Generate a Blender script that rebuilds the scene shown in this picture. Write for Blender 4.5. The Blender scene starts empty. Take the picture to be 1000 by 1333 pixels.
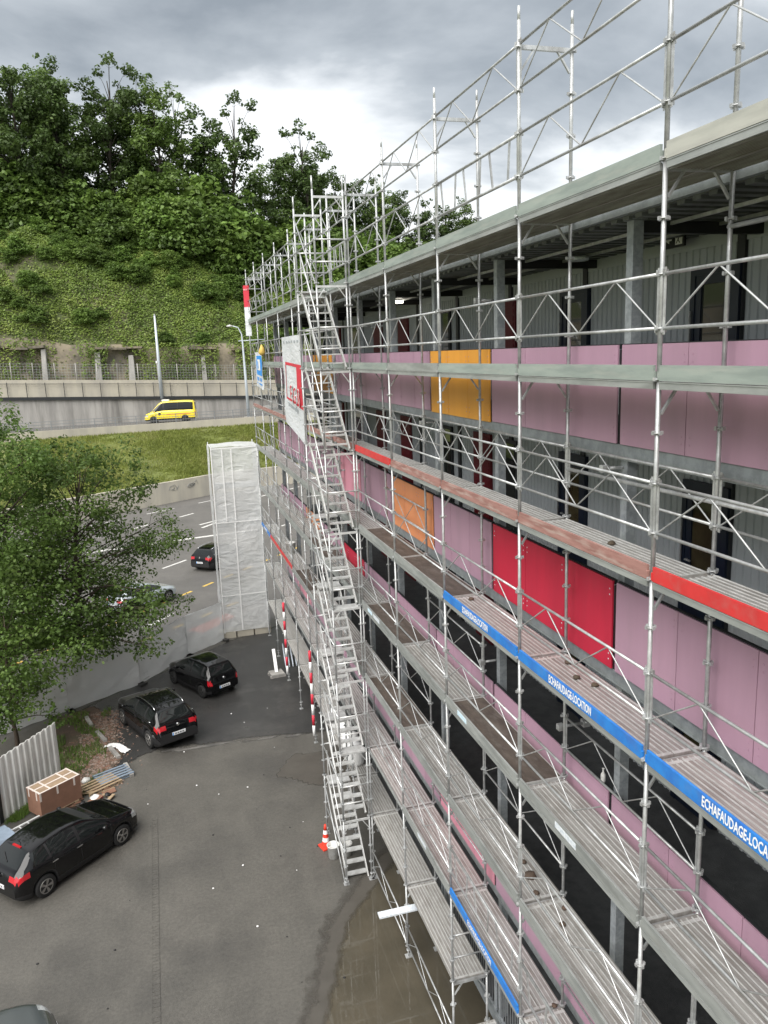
import bpy, math, random
import numpy as np
from mathutils import Vector, Matrix, Euler

# ------------------------------------------------------------------ camera, world, sun, exposure
scn = bpy.context.scene
COL = scn.collection
CAM_Z = 14.3
F_PX, PITCH, ROLL, YAW = 1031.3, 0.1989, -0.0361, 0.2744
_fw = Vector((math.sin(YAW)*math.cos(PITCH), math.cos(YAW)*math.cos(PITCH), -math.sin(PITCH)))
_rt = Vector((math.cos(YAW), -math.sin(YAW), 0)); _up = _rt.cross(_fw)
_r2 = _rt*math.cos(ROLL) + _up*math.sin(ROLL); _u2 = -_rt*math.sin(ROLL) + _up*math.cos(ROLL)
cd = bpy.data.cameras.new('camera'); cam = bpy.data.objects.new('camera', cd); COL.objects.link(cam)
cam.matrix_world = Matrix(((_r2.x, _u2.x, -_fw.x, 0), (_r2.y, _u2.y, -_fw.y, 0), (_r2.z, _u2.z, -_fw.z, CAM_Z), (0, 0, 0, 1)))
cd.sensor_fit = 'VERTICAL'; cd.sensor_height = 24; cd.lens = F_PX/1333*24
cd.clip_start = 0.05; cd.clip_end = 6000
scn.camera = cam

SUN_EL, SUN_AZ = math.radians(52), math.radians(-134)      # azimuth from +Y towards +X
world = bpy.data.worlds.new('World'); scn.world = world; world.use_nodes = True
nt = world.node_tree; N = nt.nodes; N.clear()
def wn(t, **k):
    n = N.new(t)
    for a, b in k.items(): setattr(n, a, b)
    return n
out = wn('ShaderNodeOutputWorld'); bg = wn('ShaderNodeBackground'); bg.inputs[1].default_value = 0.1
sky = wn('ShaderNodeTexSky'); sky.sky_type = 'NISHITA'; sky.sun_disc = False
sky.sun_elevation = SUN_EL; sky.sun_rotation = SUN_AZ; sky.dust_density = 3
tc = wn('ShaderNodeTexCoord')
sep = wn('ShaderNodeSeparateXYZ'); nt.links.new(tc.outputs['Generated'], sep.inputs[0])
# clouds lie on a flat layer overhead: direction divided by its height
zc = wn('ShaderNodeMath', operation='ADD'); nt.links.new(sep.outputs[2], zc.inputs[0]); zc.inputs[1].default_value = 0.22
zm = wn('ShaderNodeMath', operation='MAXIMUM'); nt.links.new(zc.outputs[0], zm.inputs[0]); zm.inputs[1].default_value = 0.12
dx = wn('ShaderNodeMath', operation='DIVIDE'); dy = wn('ShaderNodeMath', operation='DIVIDE')
nt.links.new(sep.outputs[0], dx.inputs[0]); nt.links.new(zm.outputs[0], dx.inputs[1])
nt.links.new(sep.outputs[1], dy.inputs[0]); nt.links.new(zm.outputs[0], dy.inputs[1])
cmb = wn('ShaderNodeCombineXYZ'); nt.links.new(dx.outputs[0], cmb.inputs[0]); nt.links.new(dy.outputs[0], cmb.inputs[1])
cmb.inputs[2].default_value = 5.1
n1 = wn('ShaderNodeTexNoise'); n1.inputs['Scale'].default_value = 0.95; n1.inputs['Detail'].default_value = 8; n1.inputs['Roughness'].default_value = 0.52
n1.inputs['Distortion'].default_value = 0.25
nt.links.new(cmb.outputs[0], n1.inputs['Vector'])
rp = wn('ShaderNodeValToRGB'); nt.links.new(n1.outputs[0], rp.inputs[0])
el = rp.color_ramp.elements
el[0].position = 0.40; el[0].color = (3.3, 3.34, 3.36, 1)
el[1].position = 0.66; el[1].color = (0.90, 1.0, 1.09, 1)
e = rp.color_ramp.elements.new(0.49); e.color = (2.95, 3.03, 3.08, 1)
e = rp.color_ramp.elements.new(0.57); e.color = (1.55, 1.66, 1.75, 1)
mx = wn('ShaderNodeMixRGB'); mx.inputs[0].default_value = 0.94
nt.links.new(sky.outputs[0], mx.inputs[1]); nt.links.new(rp.outputs[0], mx.inputs[2])
nt.links.new(mx.outputs[0], bg.inputs[0]); nt.links.new(bg.outputs[0], out.inputs[0])

sl = bpy.data.lights.new('sun', 'SUN'); sl.energy = 1.5; sl.angle = math.radians(60); sl.color = (1, 0.97, 0.93)
so = bpy.data.objects.new('sun', sl); COL.objects.link(so)
sd = Vector((math.sin(SUN_AZ)*math.cos(SUN_EL), math.cos(SUN_AZ)*math.cos(SUN_EL), math.sin(SUN_EL)))
so.rotation_euler = sd.to_track_quat('Z', 'Y').to_euler(); so.location = (-30, 20, 60)
vs = scn.view_settings; vs.view_transform = 'Standard'; vs.look = 'None'; vs.exposure = 1.86; vs.gamma = 1; vs.use_curve_mapping = False
scn.cycles.use_denoising = True; scn.cycles.max_bounces = 8; scn.cycles.transparent_max_bounces = 24

# ------------------------------------------------------------------ helpers
rnd = random.Random(7)
R = math.radians
def tag(o, label=None, cat=None, group=None, kind=None):
    if label: o['label'] = label
    if cat: o['category'] = cat
    if group: o['group'] = group
    if kind: o['kind'] = kind
    return o
def empty(name, loc=(0, 0, 0), rz=0):
    o = bpy.data.objects.new(name, None); COL.objects.link(o); o.location = loc; o.rotation_euler = (0, 0, rz)
    o.empty_display_size = 0.2
    return o
def obj(name, me, parent=None, loc=None, rot=None):
    o = bpy.data.objects.new(name, me); COL.objects.link(o)
    if parent is not None: o.parent = parent
    if loc is not None: o.location = loc
    if rot is not None: o.rotation_euler = rot
    return o
def copy_tree(o, parent=None):
    c = o.copy(); COL.objects.link(c); c.parent = parent
    for ch in list(o.children): copy_tree(ch, c)
    return c
def perp(d):
    a = Vector((0, 0, 1)) if abs(d.z) < 0.9 else Vector((1, 0, 0))
    u = d.cross(a).normalized(); return u, d.cross(u).normalized()

class MB:
    """collects shapes; .mesh(name, materials) makes one mesh"""
    def __init__(s): s.v = []; s.f = []; s.m = []; s.sm = []
    def add(s, vs, fs, mi=0, smooth=False):
        b = len(s.v); s.v += [tuple(v) for v in vs]
        for f in fs: s.f.append([b+i for i in f]); s.m.append(mi); s.sm.append(smooth)
        return s
    def box(s, x0, x1, y0, y1, z0, z1, mi=0):
        return s.add([(x0,y0,z0),(x1,y0,z0),(x1,y1,z0),(x0,y1,z0),(x0,y0,z1),(x1,y0,z1),(x1,y1,z1),(x0,y1,z1)],
            [(3,2,1,0),(4,5,6,7),(0,1,5,4),(1,2,6,5),(2,3,7,6),(3,0,4,7)], mi)
    def cbox(s, c, sx, sy, sz, mi=0, rz=0):
        ca, sa = math.cos(rz), math.sin(rz); vs = []
        for z in (-sz/2, sz/2):
            for x, y in ((-1,-1),(1,-1),(1,1),(-1,1)):
                px, py = x*sx/2, y*sy/2
                vs.append((c[0]+px*ca-py*sa, c[1]+px*sa+py*ca, c[2]+z))
        return s.add(vs, [(3,2,1,0),(4,5,6,7),(0,1,5,4),(1,2,6,5),(2,3,7,6),(3,0,4,7)], mi)
    def bar(s, p, q, w, h=None, mi=0):                     # square bar from p to q
        p, q = Vector(p), Vector(q); d = (q-p).normalized(); u, v = perp(d); h = h or w
        vs = []
        for c in (p, q):
            for a, b in ((-1,-1),(1,-1),(1,1),(-1,1)): vs.append(c+u*(a*w/2)+v*(b*h/2))
        return s.add(vs, [(3,2,1,0),(4,5,6,7),(0,1,5,4),(1,2,6,5),(2,3,7,6),(3,0,4,7)], mi)
    def tube(s, p, q, r, n=8, r2=None, mi=0, caps=True):
        p, q = Vector(p), Vector(q); d = (q-p).normalized(); u, v = perp(d); r2 = r if r2 is None else r2
        vs = []
        for c, rr in ((p, r), (q, r2)):
            for i in range(n):
                a = 2*math.pi*i/n; vs.append(c+u*(math.cos(a)*rr)+v*(math.sin(a)*rr))
        s.add(vs, [(i, n+i, n+(i+1) % n, (i+1) % n) for i in range(n)], mi, True)
        if caps:
            b = len(s.v)-2*n
            s.f.append([b+i for i in range(n)]); s.m.append(mi); s.sm.append(False)
            s.f.append([b+n+i for i in reversed(range(n))]); s.m.append(mi); s.sm.append(False)
        return s
    def path(s, pts, rads, n=7, mi=0):
        pts = [Vector(p) for p in pts]; k = len(pts); b = len(s.v)
        for j, c in enumerate(pts):
            d = (pts[min(j+1, k-1)]-pts[max(j-1, 0)]).normalized(); u, v = perp(d)
            rr = rads[j] if isinstance(rads, (list, tuple)) else rads
            for i in range(n):
                a = 2*math.pi*i/n; s.v.append(tuple(c+u*(math.cos(a)*rr)+v*(math.sin(a)*rr)))
        for j in range(k-1):
            for i in range(n):
                s.f.append([b+j*n+i, b+(j+1)*n+i, b+(j+1)*n+(i+1) % n, b+j*n+(i+1) % n]); s.m.append(mi); s.sm.append(True)
        s.f.append([b+i for i in range(n)]); s.m.append(mi); s.sm.append(False)
        s.f.append([b+(k-1)*n+i for i in reversed(range(n))]); s.m.append(mi); s.sm.append(False)
        return s
    def lathe(s, prof, n=20, c=(0, 0, 0), mi=0):
        b = len(s.v); k = len(prof)
        for r, z in prof:
            for i in range(n):
                a = 2*math.pi*i/n; s.v.append((c[0]+r*math.cos(a), c[1]+r*math.sin(a), c[2]+z))
        for j in range(k-1):
            for i in range(n):
                s.f.append([b+j*n+i, b+j*n+(i+1) % n, b+(j+1)*n+(i+1) % n, b+(j+1)*n+i]); s.m.append(mi); s.sm.append(True)
        s.f.append([b+i for i in reversed(range(n))]); s.m.append(mi); s.sm.append(False)
        s.f.append([b+(k-1)*n+i for i in range(n)]); s.m.append(mi); s.sm.append(False)
        return s
    def prism(s, poly, p0, ax_u, ax_v, ax_w, length, mi=0):   # 2D polygon extruded along ax_w
        n = len(poly); p0, U, V, W = Vector(p0), Vector(ax_u), Vector(ax_v), Vector(ax_w)
        vs = [p0+U*a+V*b for a, b in poly]+[p0+U*a+V*b+W*length for a, b in poly]
        return s.add(vs, [[i, (i+1) % n, n+(i+1) % n, n+i] for i in range(n)]+[list(reversed(range(n))), list(range(n, 2*n))], mi)
    def mesh(s, name, mats):
        me = bpy.data.meshes.new(name); me.from_pydata(s.v, [], s.f)
        mats = mats if isinstance(mats, (list, tuple)) else [mats]
        for m in mats: me.materials.append(m)
        me.polygons.foreach_set('material_index', s.m); me.polygons.foreach_set('use_smooth', s.sm)
        me.update(); return me

def np_mesh(name, verts, faces4, mat, smooth=False, fm=None):
    """verts (n,3), quads (m,4)"""
    verts = np.asarray(verts, np.float32); faces4 = np.asarray(faces4, np.int32)
    me = bpy.data.meshes.new(name); me.vertices.add(len(verts)); me.vertices.foreach_set('co', verts.ravel())
    k = faces4.shape[1]; m = len(faces4)
    me.loops.add(m*k); me.loops.foreach_set('vertex_index', faces4.ravel())
    me.polygons.add(m); me.polygons.foreach_set('loop_start', np.arange(0, m*k, k, dtype=np.int32))
    try: me.polygons.foreach_set('loop_total', np.full(m, k, np.int32))
    except Exception: pass
    for mm in (mat if isinstance(mat, (list, tuple)) else [mat]): me.materials.append(mm)
    if fm is not None: me.polygons.foreach_set('material_index', np.asarray(fm, np.int32))
    if smooth: me.polygons.foreach_set('use_smooth', np.ones(m, bool))
    me.update(calc_edges=True); me.validate(); return me

# ------------------------------------------------------------------ materials
def mat(name, col, rough=0.6, metal=0.0, col2=None, scale=3.0, detail=5, bump=0.0, bscale=40, lo=0.4, hi=0.62,
        rvar=0.0, stretch=None, coat=0.0, alpha=1.0, trans=0.0, spec=0.5, col3=None, s3=0.7, amt3=0.5, objvar=0.0, coord='Object'):
    m = bpy.data.materials.new(name); m.use_nodes = True; t = m.node_tree; P = t.nodes['Principled BSDF']; L = t.links.new
    P.inputs['Roughness'].default_value = rough; P.inputs['Metallic'].default_value = metal
    P.inputs['Specular IOR Level'].default_value = spec
    if coat: P.inputs['Coat Weight'].default_value = coat; P.inputs['Coat Roughness'].default_value = 0.04
    if alpha < 1: P.inputs['Alpha'].default_value = alpha
    c4 = (*col, 1); P.inputs['Base Color'].default_value = c4
    geo = t.nodes.new('ShaderNodeTexCoord'); vec = geo.outputs[coord] if coord != 'World' else t.nodes.new('ShaderNodeNewGeometry').outputs['Position']
    if stretch:
        mp = t.nodes.new('ShaderNodeMapping'); mp.inputs['Scale'].default_value = stretch; L(vec, mp.inputs[0]); vec = mp.outputs[0]
    last = None
    if col2 is not None:
        n = t.nodes.new('ShaderNodeTexNoise'); n.inputs['Scale'].default_value = scale; n.inputs['Detail'].default_value = detail; n.inputs['Roughness'].default_value = 0.65
        L(vec, n.inputs['Vector'])
        mr = t.nodes.new('ShaderNodeMapRange'); mr.inputs[1].default_value = lo; mr.inputs[2].default_value = hi; L(n.outputs[0], mr.inputs[0])
        mixn = t.nodes.new('ShaderNodeMixRGB'); mixn.inputs[1].default_value = c4; mixn.inputs[2].default_value = (*col2, 1); L(mr.outputs[0], mixn.inputs[0])
        last = mixn.outputs[0]
        if rvar:
            rr = t.nodes.new('ShaderNodeMapRange'); rr.inputs[3].default_value = rough-rvar; rr.inputs[4].default_value = rough+rvar; L(mr.outputs[0], rr.inputs[0]); L(rr.outputs[0], P.inputs['Roughness'])
    if col3 is not None:
        n3 = t.nodes.new('ShaderNodeTexNoise'); n3.inputs['Scale'].default_value = s3; n3.inputs['Detail'].default_value = 7; n3.inputs['Roughness'].default_value = 0.6; L(vec, n3.inputs['Vector'])
        m3 = t.nodes.new('ShaderNodeMapRange'); m3.inputs[1].default_value = 0.5; m3.inputs[2].default_value = 0.68; m3.inputs[4].default_value = amt3; L(n3.outputs[0], m3.inputs[0])
        x3 = t.nodes.new('ShaderNodeMixRGB'); x3.inputs[1].default_value = c4; x3.inputs[2].default_value = (*col3, 1)
        if last: L(last, x3.inputs[1])
        L(m3.outputs[0], x3.inputs[0]); last = x3.outputs[0]
    if objvar:
        oi = t.nodes.new('ShaderNodeObjectInfo'); hv = t.nodes.new('ShaderNodeHueSaturation'); hv.inputs['Color'].default_value = c4
        mr2 = t.nodes.new('ShaderNodeMapRange'); mr2.inputs[3].default_value = 1-objvar; mr2.inputs[4].default_value = 1+objvar; L(oi.outputs['Random'], mr2.inputs[0]); L(mr2.outputs[0], hv.inputs['Value'])
        if last: L(last, hv.inputs['Color'])
        last = hv.outputs[0]
    if last: L(last, P.inputs['Base Color'])
    if bump:
        nb = t.nodes.new('ShaderNodeTexNoise'); nb.inputs['Scale'].default_value = bscale; nb.inputs['Detail'].default_value = 4; L(vec, nb.inputs['Vector'])
        bp = t.nodes.new('ShaderNodeBump'); bp.inputs['Strength'].default_value = bump; bp.inputs['Distance'].default_value = 0.02; L(nb.outputs[0], bp.inputs['Height']); L(bp.outputs[0], P.inputs['Normal'])
    if trans:
        P.inputs['Transmission Weight'].default_value = trans
    return m

def leaf_mat(name, c1, c2, c3, scale=0.6, tr=0.35):
    m = bpy.data.materials.new(name); m.use_nodes = True; t = m.node_tree; L = t.links.new; t.nodes.clear()
    o = t.nodes.new('ShaderNodeOutputMaterial'); g = t.nodes.new('ShaderNodeNewGeometry')
    n = t.nodes.new('ShaderNodeTexNoise'); n.inputs['Scale'].default_value = scale; n.inputs['Detail'].default_value = 6; n.inputs['Roughness'].default_value = 0.75; L(g.outputs['Position'], n.inputs['Vector'])
    rp = t.nodes.new('ShaderNodeValToRGB'); L(n.outputs[0], rp.inputs[0])
    rp.color_ramp.elements[0].position = 0.33; rp.color_ramp.elements[0].color = (*c1, 1)
    rp.color_ramp.elements[1].position = 0.68; rp.color_ramp.elements[1].color = (*c3, 1)
    k = rp.color_ramp.elements.new(0.5); k.color = (*c2, 1)
    oi = t.nodes.new('ShaderNodeObjectInfo'); hv = t.nodes.new('ShaderNodeHueSaturation')
    mr = t.nodes.new('ShaderNodeMapRange'); mr.inputs[3].default_value = 0.8; mr.inputs[4].default_value = 1.2; L(oi.outputs['Random'], mr.inputs[0]); L(mr.outputs[0], hv.inputs['Value']); L(rp.outputs[0], hv.inputs['Color'])
    ri = t.nodes.new('ShaderNodeHueSaturation')
    mr3 = t.nodes.new('ShaderNodeMapRange'); mr3.inputs[3].default_value = 0.72; mr3.inputs[4].default_value = 1.28; L(g.outputs['Random Per Island'], mr3.inputs[0]); L(mr3.outputs[0], ri.inputs['Value']); L(hv.outputs[0], ri.inputs['Color'])
    d = t.nodes.new('ShaderNodeBsdfPrincipled'); d.inputs['Roughness'].default_value = 0.5; d.inputs['Specular IOR Level'].default_value = 0.35; L(ri.outputs[0], d.inputs['Base Color'])
    tl = t.nodes.new('ShaderNodeBsdfTranslucent'); L(ri.outputs[0], tl.inputs['Color'])
    mx = t.nodes.new('ShaderNodeMixShader'); mx.inputs[0].default_value = tr; L(d.outputs[0], mx.inputs[1]); L(tl.outputs[0], mx.inputs[2]); L(mx.outputs[0], o.inputs[0])
    return m

def sheet_mat(name, col, tr=0.35, see=0.25, bump=0.5, bs=1.2, bd=0.15):
    m = bpy.data.materials.new(name); m.use_nodes = True; t = m.node_tree; L = t.links.new; t.nodes.clear()
    o = t.nodes.new('ShaderNodeOutputMaterial'); tcn = t.nodes.new('ShaderNodeTexCoord')
    d = t.nodes.new('ShaderNodeBsdfPrincipled'); d.inputs['Base Color'].default_value = (*col, 1); d.inputs['Roughness'].default_value = 0.45
    nb = t.nodes.new('ShaderNodeTexNoise'); nb.inputs['Scale'].default_value = bs; nb.inputs['Detail'].default_value = 5; nb.inputs['Distortion'].default_value = 1.5
    mp = t.nodes.new('ShaderNodeMapping'); mp.inputs['Scale'].default_value = (1, 1, 2.6); mp.inputs['Rotation'].default_value = (0.0, 0.6, 0.0); L(tcn.outputs['Object'], mp.inputs[0]); L(mp.outputs[0], nb.inputs['Vector'])
    bp = t.nodes.new('ShaderNodeBump'); bp.inputs['Strength'].default_value = bump; bp.inputs['Distance'].default_value = bd; L(nb.outputs[0], bp.inputs['Height']); L(bp.outputs[0], d.inputs['Normal'])
    tl = t.nodes.new('ShaderNodeBsdfTranslucent'); tl.inputs['Color'].default_value = (*col, 1)
    tp = t.nodes.new('ShaderNodeBsdfTransparent')
    a = t.nodes.new('ShaderNodeMixShader'); a.inputs[0].default_value = tr; L(d.outputs[0], a.inputs[1]); L(tl.outputs[0], a.inputs[2])
    b = t.nodes.new('ShaderNodeMixShader'); b.inputs[0].default_value = see; L(a.outputs[0], b.inputs[1]); L(tp.outputs[0], b.inputs[2]); L(b.outputs[0], o.inputs[0])
    return m

M = {}
M['steel'] = mat('galvanised_tube', (0.56, 0.57, 0.57), 0.40, 0.45, (0.36, 0.37, 0.37), 5, col3=(0.22, 0.205, 0.185), s3=2.6, amt3=0.55, rvar=0.1, objvar=0.13)
M['alu'] = mat('aluminium', (0.68, 0.69, 0.68), 0.42, 0.35, (0.5, 0.5, 0.49), 4, col3=(0.3, 0.29, 0.27), s3=2.2, amt3=0.4, rvar=0.1, objvar=0.12)
M['plank'] = mat('ribbed_deck', (0.40, 0.39, 0.37), 0.5, 0.3, (0.29, 0.275, 0.255), 2.5, stretch=(4, 0.8, 1), col3=(0.22, 0.19, 0.16), s3=1.2, amt3=0.5, objvar=0.10)
M['plankpink'] = mat('ribbed_deck_warm', (0.38, 0.345, 0.33), 0.55, 0.15, (0.28, 0.245, 0.235), 2.5, stretch=(4, 0.8, 1), col3=(0.2, 0.16, 0.14), s3=1.2, amt3=0.5, objvar=0.10)
M['rib'] = mat('deck_rib', (0.66, 0.66, 0.64), 0.4, 0.4, (0.5, 0.5, 0.48), 5)
M['ply'] = mat('weathered_plywood', (0.115, 0.092, 0.075), 0.7, 0, (0.075, 0.06, 0.05), 2, stretch=(3, 1, 1), col3=(0.2, 0.18, 0.16), s3=2.5, amt3=0.5, bump=0.2, objvar=0.1)
M['galvboard'] = mat('galvanised_board', (0.36, 0.375, 0.36), 0.5, 0.3, (0.26, 0.275, 0.265), 2.2, stretch=(1, 0.6, 3), col3=(0.2, 0.19, 0.175), s3=3, amt3=0.3, objvar=0.08)
M['greyboard'] = mat('greenish_board', (0.275, 0.315, 0.285), 0.6, 0.05, (0.21, 0.245, 0.225), 2.0, stretch=(1, 0.5, 4), col3=(0.36, 0.37, 0.33), s3=3, amt3=0.4, objvar=0.08)
M['paleboard'] = mat('pale_board', (0.43, 0.43, 0.385), 0.6, 0.05, (0.36, 0.36, 0.325), 2.0, stretch=(1, 0.5, 4), col3=(0.28, 0.29, 0.26), s3=3, amt3=0.4)
M['redboard'] = mat('red_board', (0.56, 0.035, 0.035), 0.5, 0, (0.47, 0.03, 0.03), 3, col3=(0.5, 0.2, 0.18), s3=6, amt3=0.2)
M['woodboard'] = mat('worn_red_wood_board', (0.33, 0.175, 0.15), 0.75, 0, (0.24, 0.12, 0.10), 3, stretch=(1, 0.5, 5), col3=(0.42, 0.33, 0.29), s3=3.5, amt3=0.75, bump=0.3)
M['blueboard'] = mat('blue_board', (0.025, 0.205, 0.58), 0.45, 0, (0.025, 0.145, 0.47), 3, col3=(0.1, 0.2, 0.4), s3=5, amt3=0.3)
M['white'] = mat('white_paint', (0.78, 0.78, 0.77), 0.5)
M['label'] = mat('sticker', (0.72, 0.75, 0.77), 0.4, col2=(0.5, 0.55, 0.6), scale=20)
M['bluelabel'] = mat('pale_blue_sticker', (0.45, 0.68, 0.8), 0.4, col2=(0.7, 0.75, 0.78), scale=30)
M['pink'] = mat('mauve_panel', (0.455, 0.277, 0.362), 0.5, 0, (0.425, 0.258, 0.338), 1.2, stretch=(1, 1.6, 0.25), col3=(0.35, 0.235, 0.285), s3=1.1, amt3=0.45, objvar=0.06, coord='World')
M['rose'] = mat('rose_panel', (0.66, 0.28, 0.36), 0.55, 0, (0.62, 0.26, 0.33), 1.2, stretch=(1, 1.6, 0.25), col3=(0.55, 0.25, 0.31), s3=1.1, amt3=0.4, coord='World', objvar=0.04)
M['yellow'] = mat('amber_panel', (0.78, 0.355, 0.045), 0.5, 0, (0.72, 0.32, 0.04), 1.2, stretch=(1, 1.6, 0.25), col3=(0.62, 0.30, 0.05), s3=1.1, amt3=0.4, coord='World', objvar=0.03)
M['salmon'] = mat('salmon_panel', (0.75, 0.295, 0.13), 0.5, 0, (0.70, 0.27, 0.12), 1.2, stretch=(1, 1.6, 0.25), col3=(0.60, 0.25, 0.12), s3=1.1, amt3=0.4, coord='World', objvar=0.03)
M['red'] = mat('red_panel', (0.56, 0.02, 0.055), 0.5, 0, (0.50, 0.018, 0.05), 1.2, stretch=(1, 1.6, 0.25), col3=(0.42, 0.02, 0.045), s3=1.1, amt3=0.4, coord='World', objvar=0.03)
M['column'] = mat('galvanised_column', (0.40, 0.43, 0.45), 0.45, 0.35, (0.29, 0.315, 0.335), 9, detail=8, lo=0.42, hi=0.58)
M['beam'] = mat('galvanised_beam', (0.34, 0.37, 0.385), 0.5, 0.35, (0.25, 0.275, 0.285), 7, detail=8, col3=(0.2, 0.21, 0.215), s3=0.8, amt3=0.5)
M['clad'] = mat('grey_cladding', (0.42, 0.45, 0.46), 0.5, 0.0, (0.38, 0.41, 0.42), 1.5)
M['navy'] = mat('navy_frame', (0.008, 0.014, 0.03), 0.4)
M['maroon'] = mat('maroon_leaf', (0.12, 0.006, 0.012), 0.55)
M['darkgrey'] = mat('dark_frame', (0.02, 0.022, 0.024), 0.5)
M['grating'] = mat('black_floor_mat', (0.05, 0.052, 0.054), 0.6, 0, (0.075, 0.078, 0.08), 4, bump=0.5, bscale=60)
M['rim_dark'] = mat('black_trim', (0.012, 0.012, 0.013), 0.5)
M['ceil'] = mat('ceiling_sheet', (0.17, 0.18, 0.18), 0.55, 0.3, (0.1, 0.105, 0.105), 2)
M['glassdark'] = mat('window_glass', (0.03, 0.035, 0.03), 0.05, 0, spec=0.8)
M['glasswarm'] = mat('door_glass', (0.075, 0.065, 0.035), 0.08, 0, (0.04, 0.035, 0.02), 1.2, spec=0.7)
def asphalt(name, c_a, c_b, c_stain, rough, stain=0.6, speck=0.35, sscale=0.22, streak=(0.6, 0.18, 1)):
    m = bpy.data.materials.new(name); m.use_nodes = True; t = m.node_tree; P = t.nodes['Principled BSDF']; L = t.links.new
    pos = t.nodes.new('ShaderNodeNewGeometry').outputs['Position']
    def noise(sc, det=6, ro=0.6, vec=pos):
        n = t.nodes.new('ShaderNodeTexNoise'); n.inputs['Scale'].default_value = sc; n.inputs['Detail'].default_value = det; n.inputs['Roughness'].default_value = ro; L(vec, n.inputs['Vector']); return n.outputs[0]
    def ramp(v, a, b, lo=0.0, hi=1.0):
        r_ = t.nodes.new('ShaderNodeMapRange'); r_.inputs[1].default_value = a; r_.inputs[2].default_value = b; r_.inputs[3].default_value = lo; r_.inputs[4].default_value = hi; L(v, r_.inputs[0]); return r_.outputs[0]
    def mix(f, c1, c2, mode='MIX'):
        x = t.nodes.new('ShaderNodeMixRGB'); x.blend_type = mode
        L(f, x.inputs[0]) if hasattr(f, 'links') else setattr(x.inputs[0], 'default_value', f)
        for k, c in ((1, c1), (2, c2)):
            L(c, x.inputs[k]) if hasattr(c, 'links') else setattr(x.inputs[k], 'default_value', (*c, 1))
        return x.outputs[0]
    base = mix(ramp(noise(0.9, 9, 0.7), 0.35, 0.65), c_a, c_b)
    st = ramp(noise(sscale, 8, 0.62), 0.48, 0.64, 0, stain); base = mix(st, base, c_stain)
    mp = t.nodes.new('ShaderNodeMapping'); mp.inputs['Scale'].default_value = streak; mp.inputs['Rotation'].default_value = (0, 0, 0.35); L(pos, mp.inputs[0])
    base = mix(ramp(noise(1.6, 7, 0.7, mp.outputs[0]), 0.55, 0.72, 0, 0.45), base, c_stain)
    sp = ramp(noise(11, 5, 0.95), 0.25, 0.75, 1-speck*.85, 1+speck*.85)
    cm_ = t.nodes.new('ShaderNodeCombineXYZ'); [L(sp, cm_.inputs[k]) for k in range(3)]
    base = mix(1.0, base, cm_.outputs[0], 'MULTIPLY'); L(base, P.inputs['Base Color'])
    L(ramp(st, 0, stain, rough, rough-0.2), P.inputs['Roughness'])
    bp = t.nodes.new('ShaderNodeBump'); bp.inputs['Strength'].default_value = 0.35; bp.inputs['Distance'].default_value = 0.02; L(noise(45, 4), bp.inputs['Height']); L(bp.outputs[0], P.inputs['Normal'])
    return m
M['asphalt'] = asphalt('worn_asphalt', (0.100, 0.094, 0.082), (0.080, 0.0755, 0.066), (0.054, 0.051, 0.046), 0.6, 0.75, 0.5)
M['tar'] = asphalt('dark_wet_tar', (0.029, 0.0285, 0.028), (0.041, 0.040, 0.0385), (0.066, 0.063, 0.059), 0.46, 0.55, 0.3, 0.4)
M['road'] = asphalt('road_asphalt', (0.125, 0.119, 0.109), (0.106, 0.10, 0.093), (0.08, 0.077, 0.072), 0.75, 0.6, 0.2, 0.15)
M['seam'] = asphalt('pale_seam', (0.14, 0.133, 0.122), (0.07, 0.067, 0.062), (0.06, 0.058, 0.055), 0.7, 0.7, 0.3, 0.9)
M['puddle'] = mat('muddy_water', (0.068, 0.06, 0.044), 0.03, 0, (0.085, 0.074, 0.054), 0.6, spec=0.6, bump=0.012, bscale=4, coord='World')
M['wetedge'] = mat('wet_asphalt', (0.078, 0.071, 0.06), 0.42, 0, (0.064, 0.058, 0.049), 1.2, bump=0.3, bscale=50, coord='World')
M['concrete'] = mat('concrete', (0.37, 0.355, 0.33), 0.8, 0, (0.24, 0.23, 0.215), 0.8, detail=9, stretch=(1, 1, 0.12), col3=(0.12, 0.115, 0.105), s3=0.5, amt3=0.85, bump=0.2, bscale=8, coord='World')
M['paleconc'] = mat('pale_concrete', (0.46, 0.425, 0.345), 0.8, 0, (0.39, 0.36, 0.30), 0.6, detail=9, stretch=(1, 1, 0.2), col3=(0.25, 0.24, 0.22), s3=0.5, amt3=0.5, bump=0.2, bscale=8, coord='World')
M['rock'] = mat('rock', (0.27, 0.23, 0.165), 0.9, 0, (0.15, 0.13, 0.10), 0.5, detail=9, col3=(0.09, 0.085, 0.07), s3=0.25, amt3=0.8, bump=1.0, bscale=1.5, coord='World')
M['soil'] = mat('hill_soil', (0.06, 0.08, 0.025), 0.9, 0, (0.085, 0.095, 0.035), 0.45, detail=9, col3=(0.15, 0.125, 0.09), s3=0.16, amt3=0.85, bump=1.0, bscale=1.2, coord='World')
M['grassbase'] = mat('grass_base', (0.14, 0.165, 0.04), 0.9, 0, (0.11, 0.125, 0.04), 0.4, detail=9, bump=0.8, bscale=6, coord='World')
M['dirt'] = mat('muddy_soil', (0.075, 0.055, 0.04), 0.85, 0, (0.11, 0.07, 0.05), 1.2, detail=9, col3=(0.06, 0.07, 0.03), s3=0.5, amt3=0.6, bump=0.8, bscale=14, coord='World')
M['bark'] = mat('bark', (0.085, 0.062, 0.045), 0.9, 0, (0.05, 0.038, 0.03), 3, stretch=(2, 2, 0.4), bump=0.8, bscale=12)
M['darkbark'] = mat('dark_bark', (0.045, 0.037, 0.03), 0.9, 0, (0.03, 0.025, 0.02), 2, bump=0.6, bscale=8)
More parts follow.
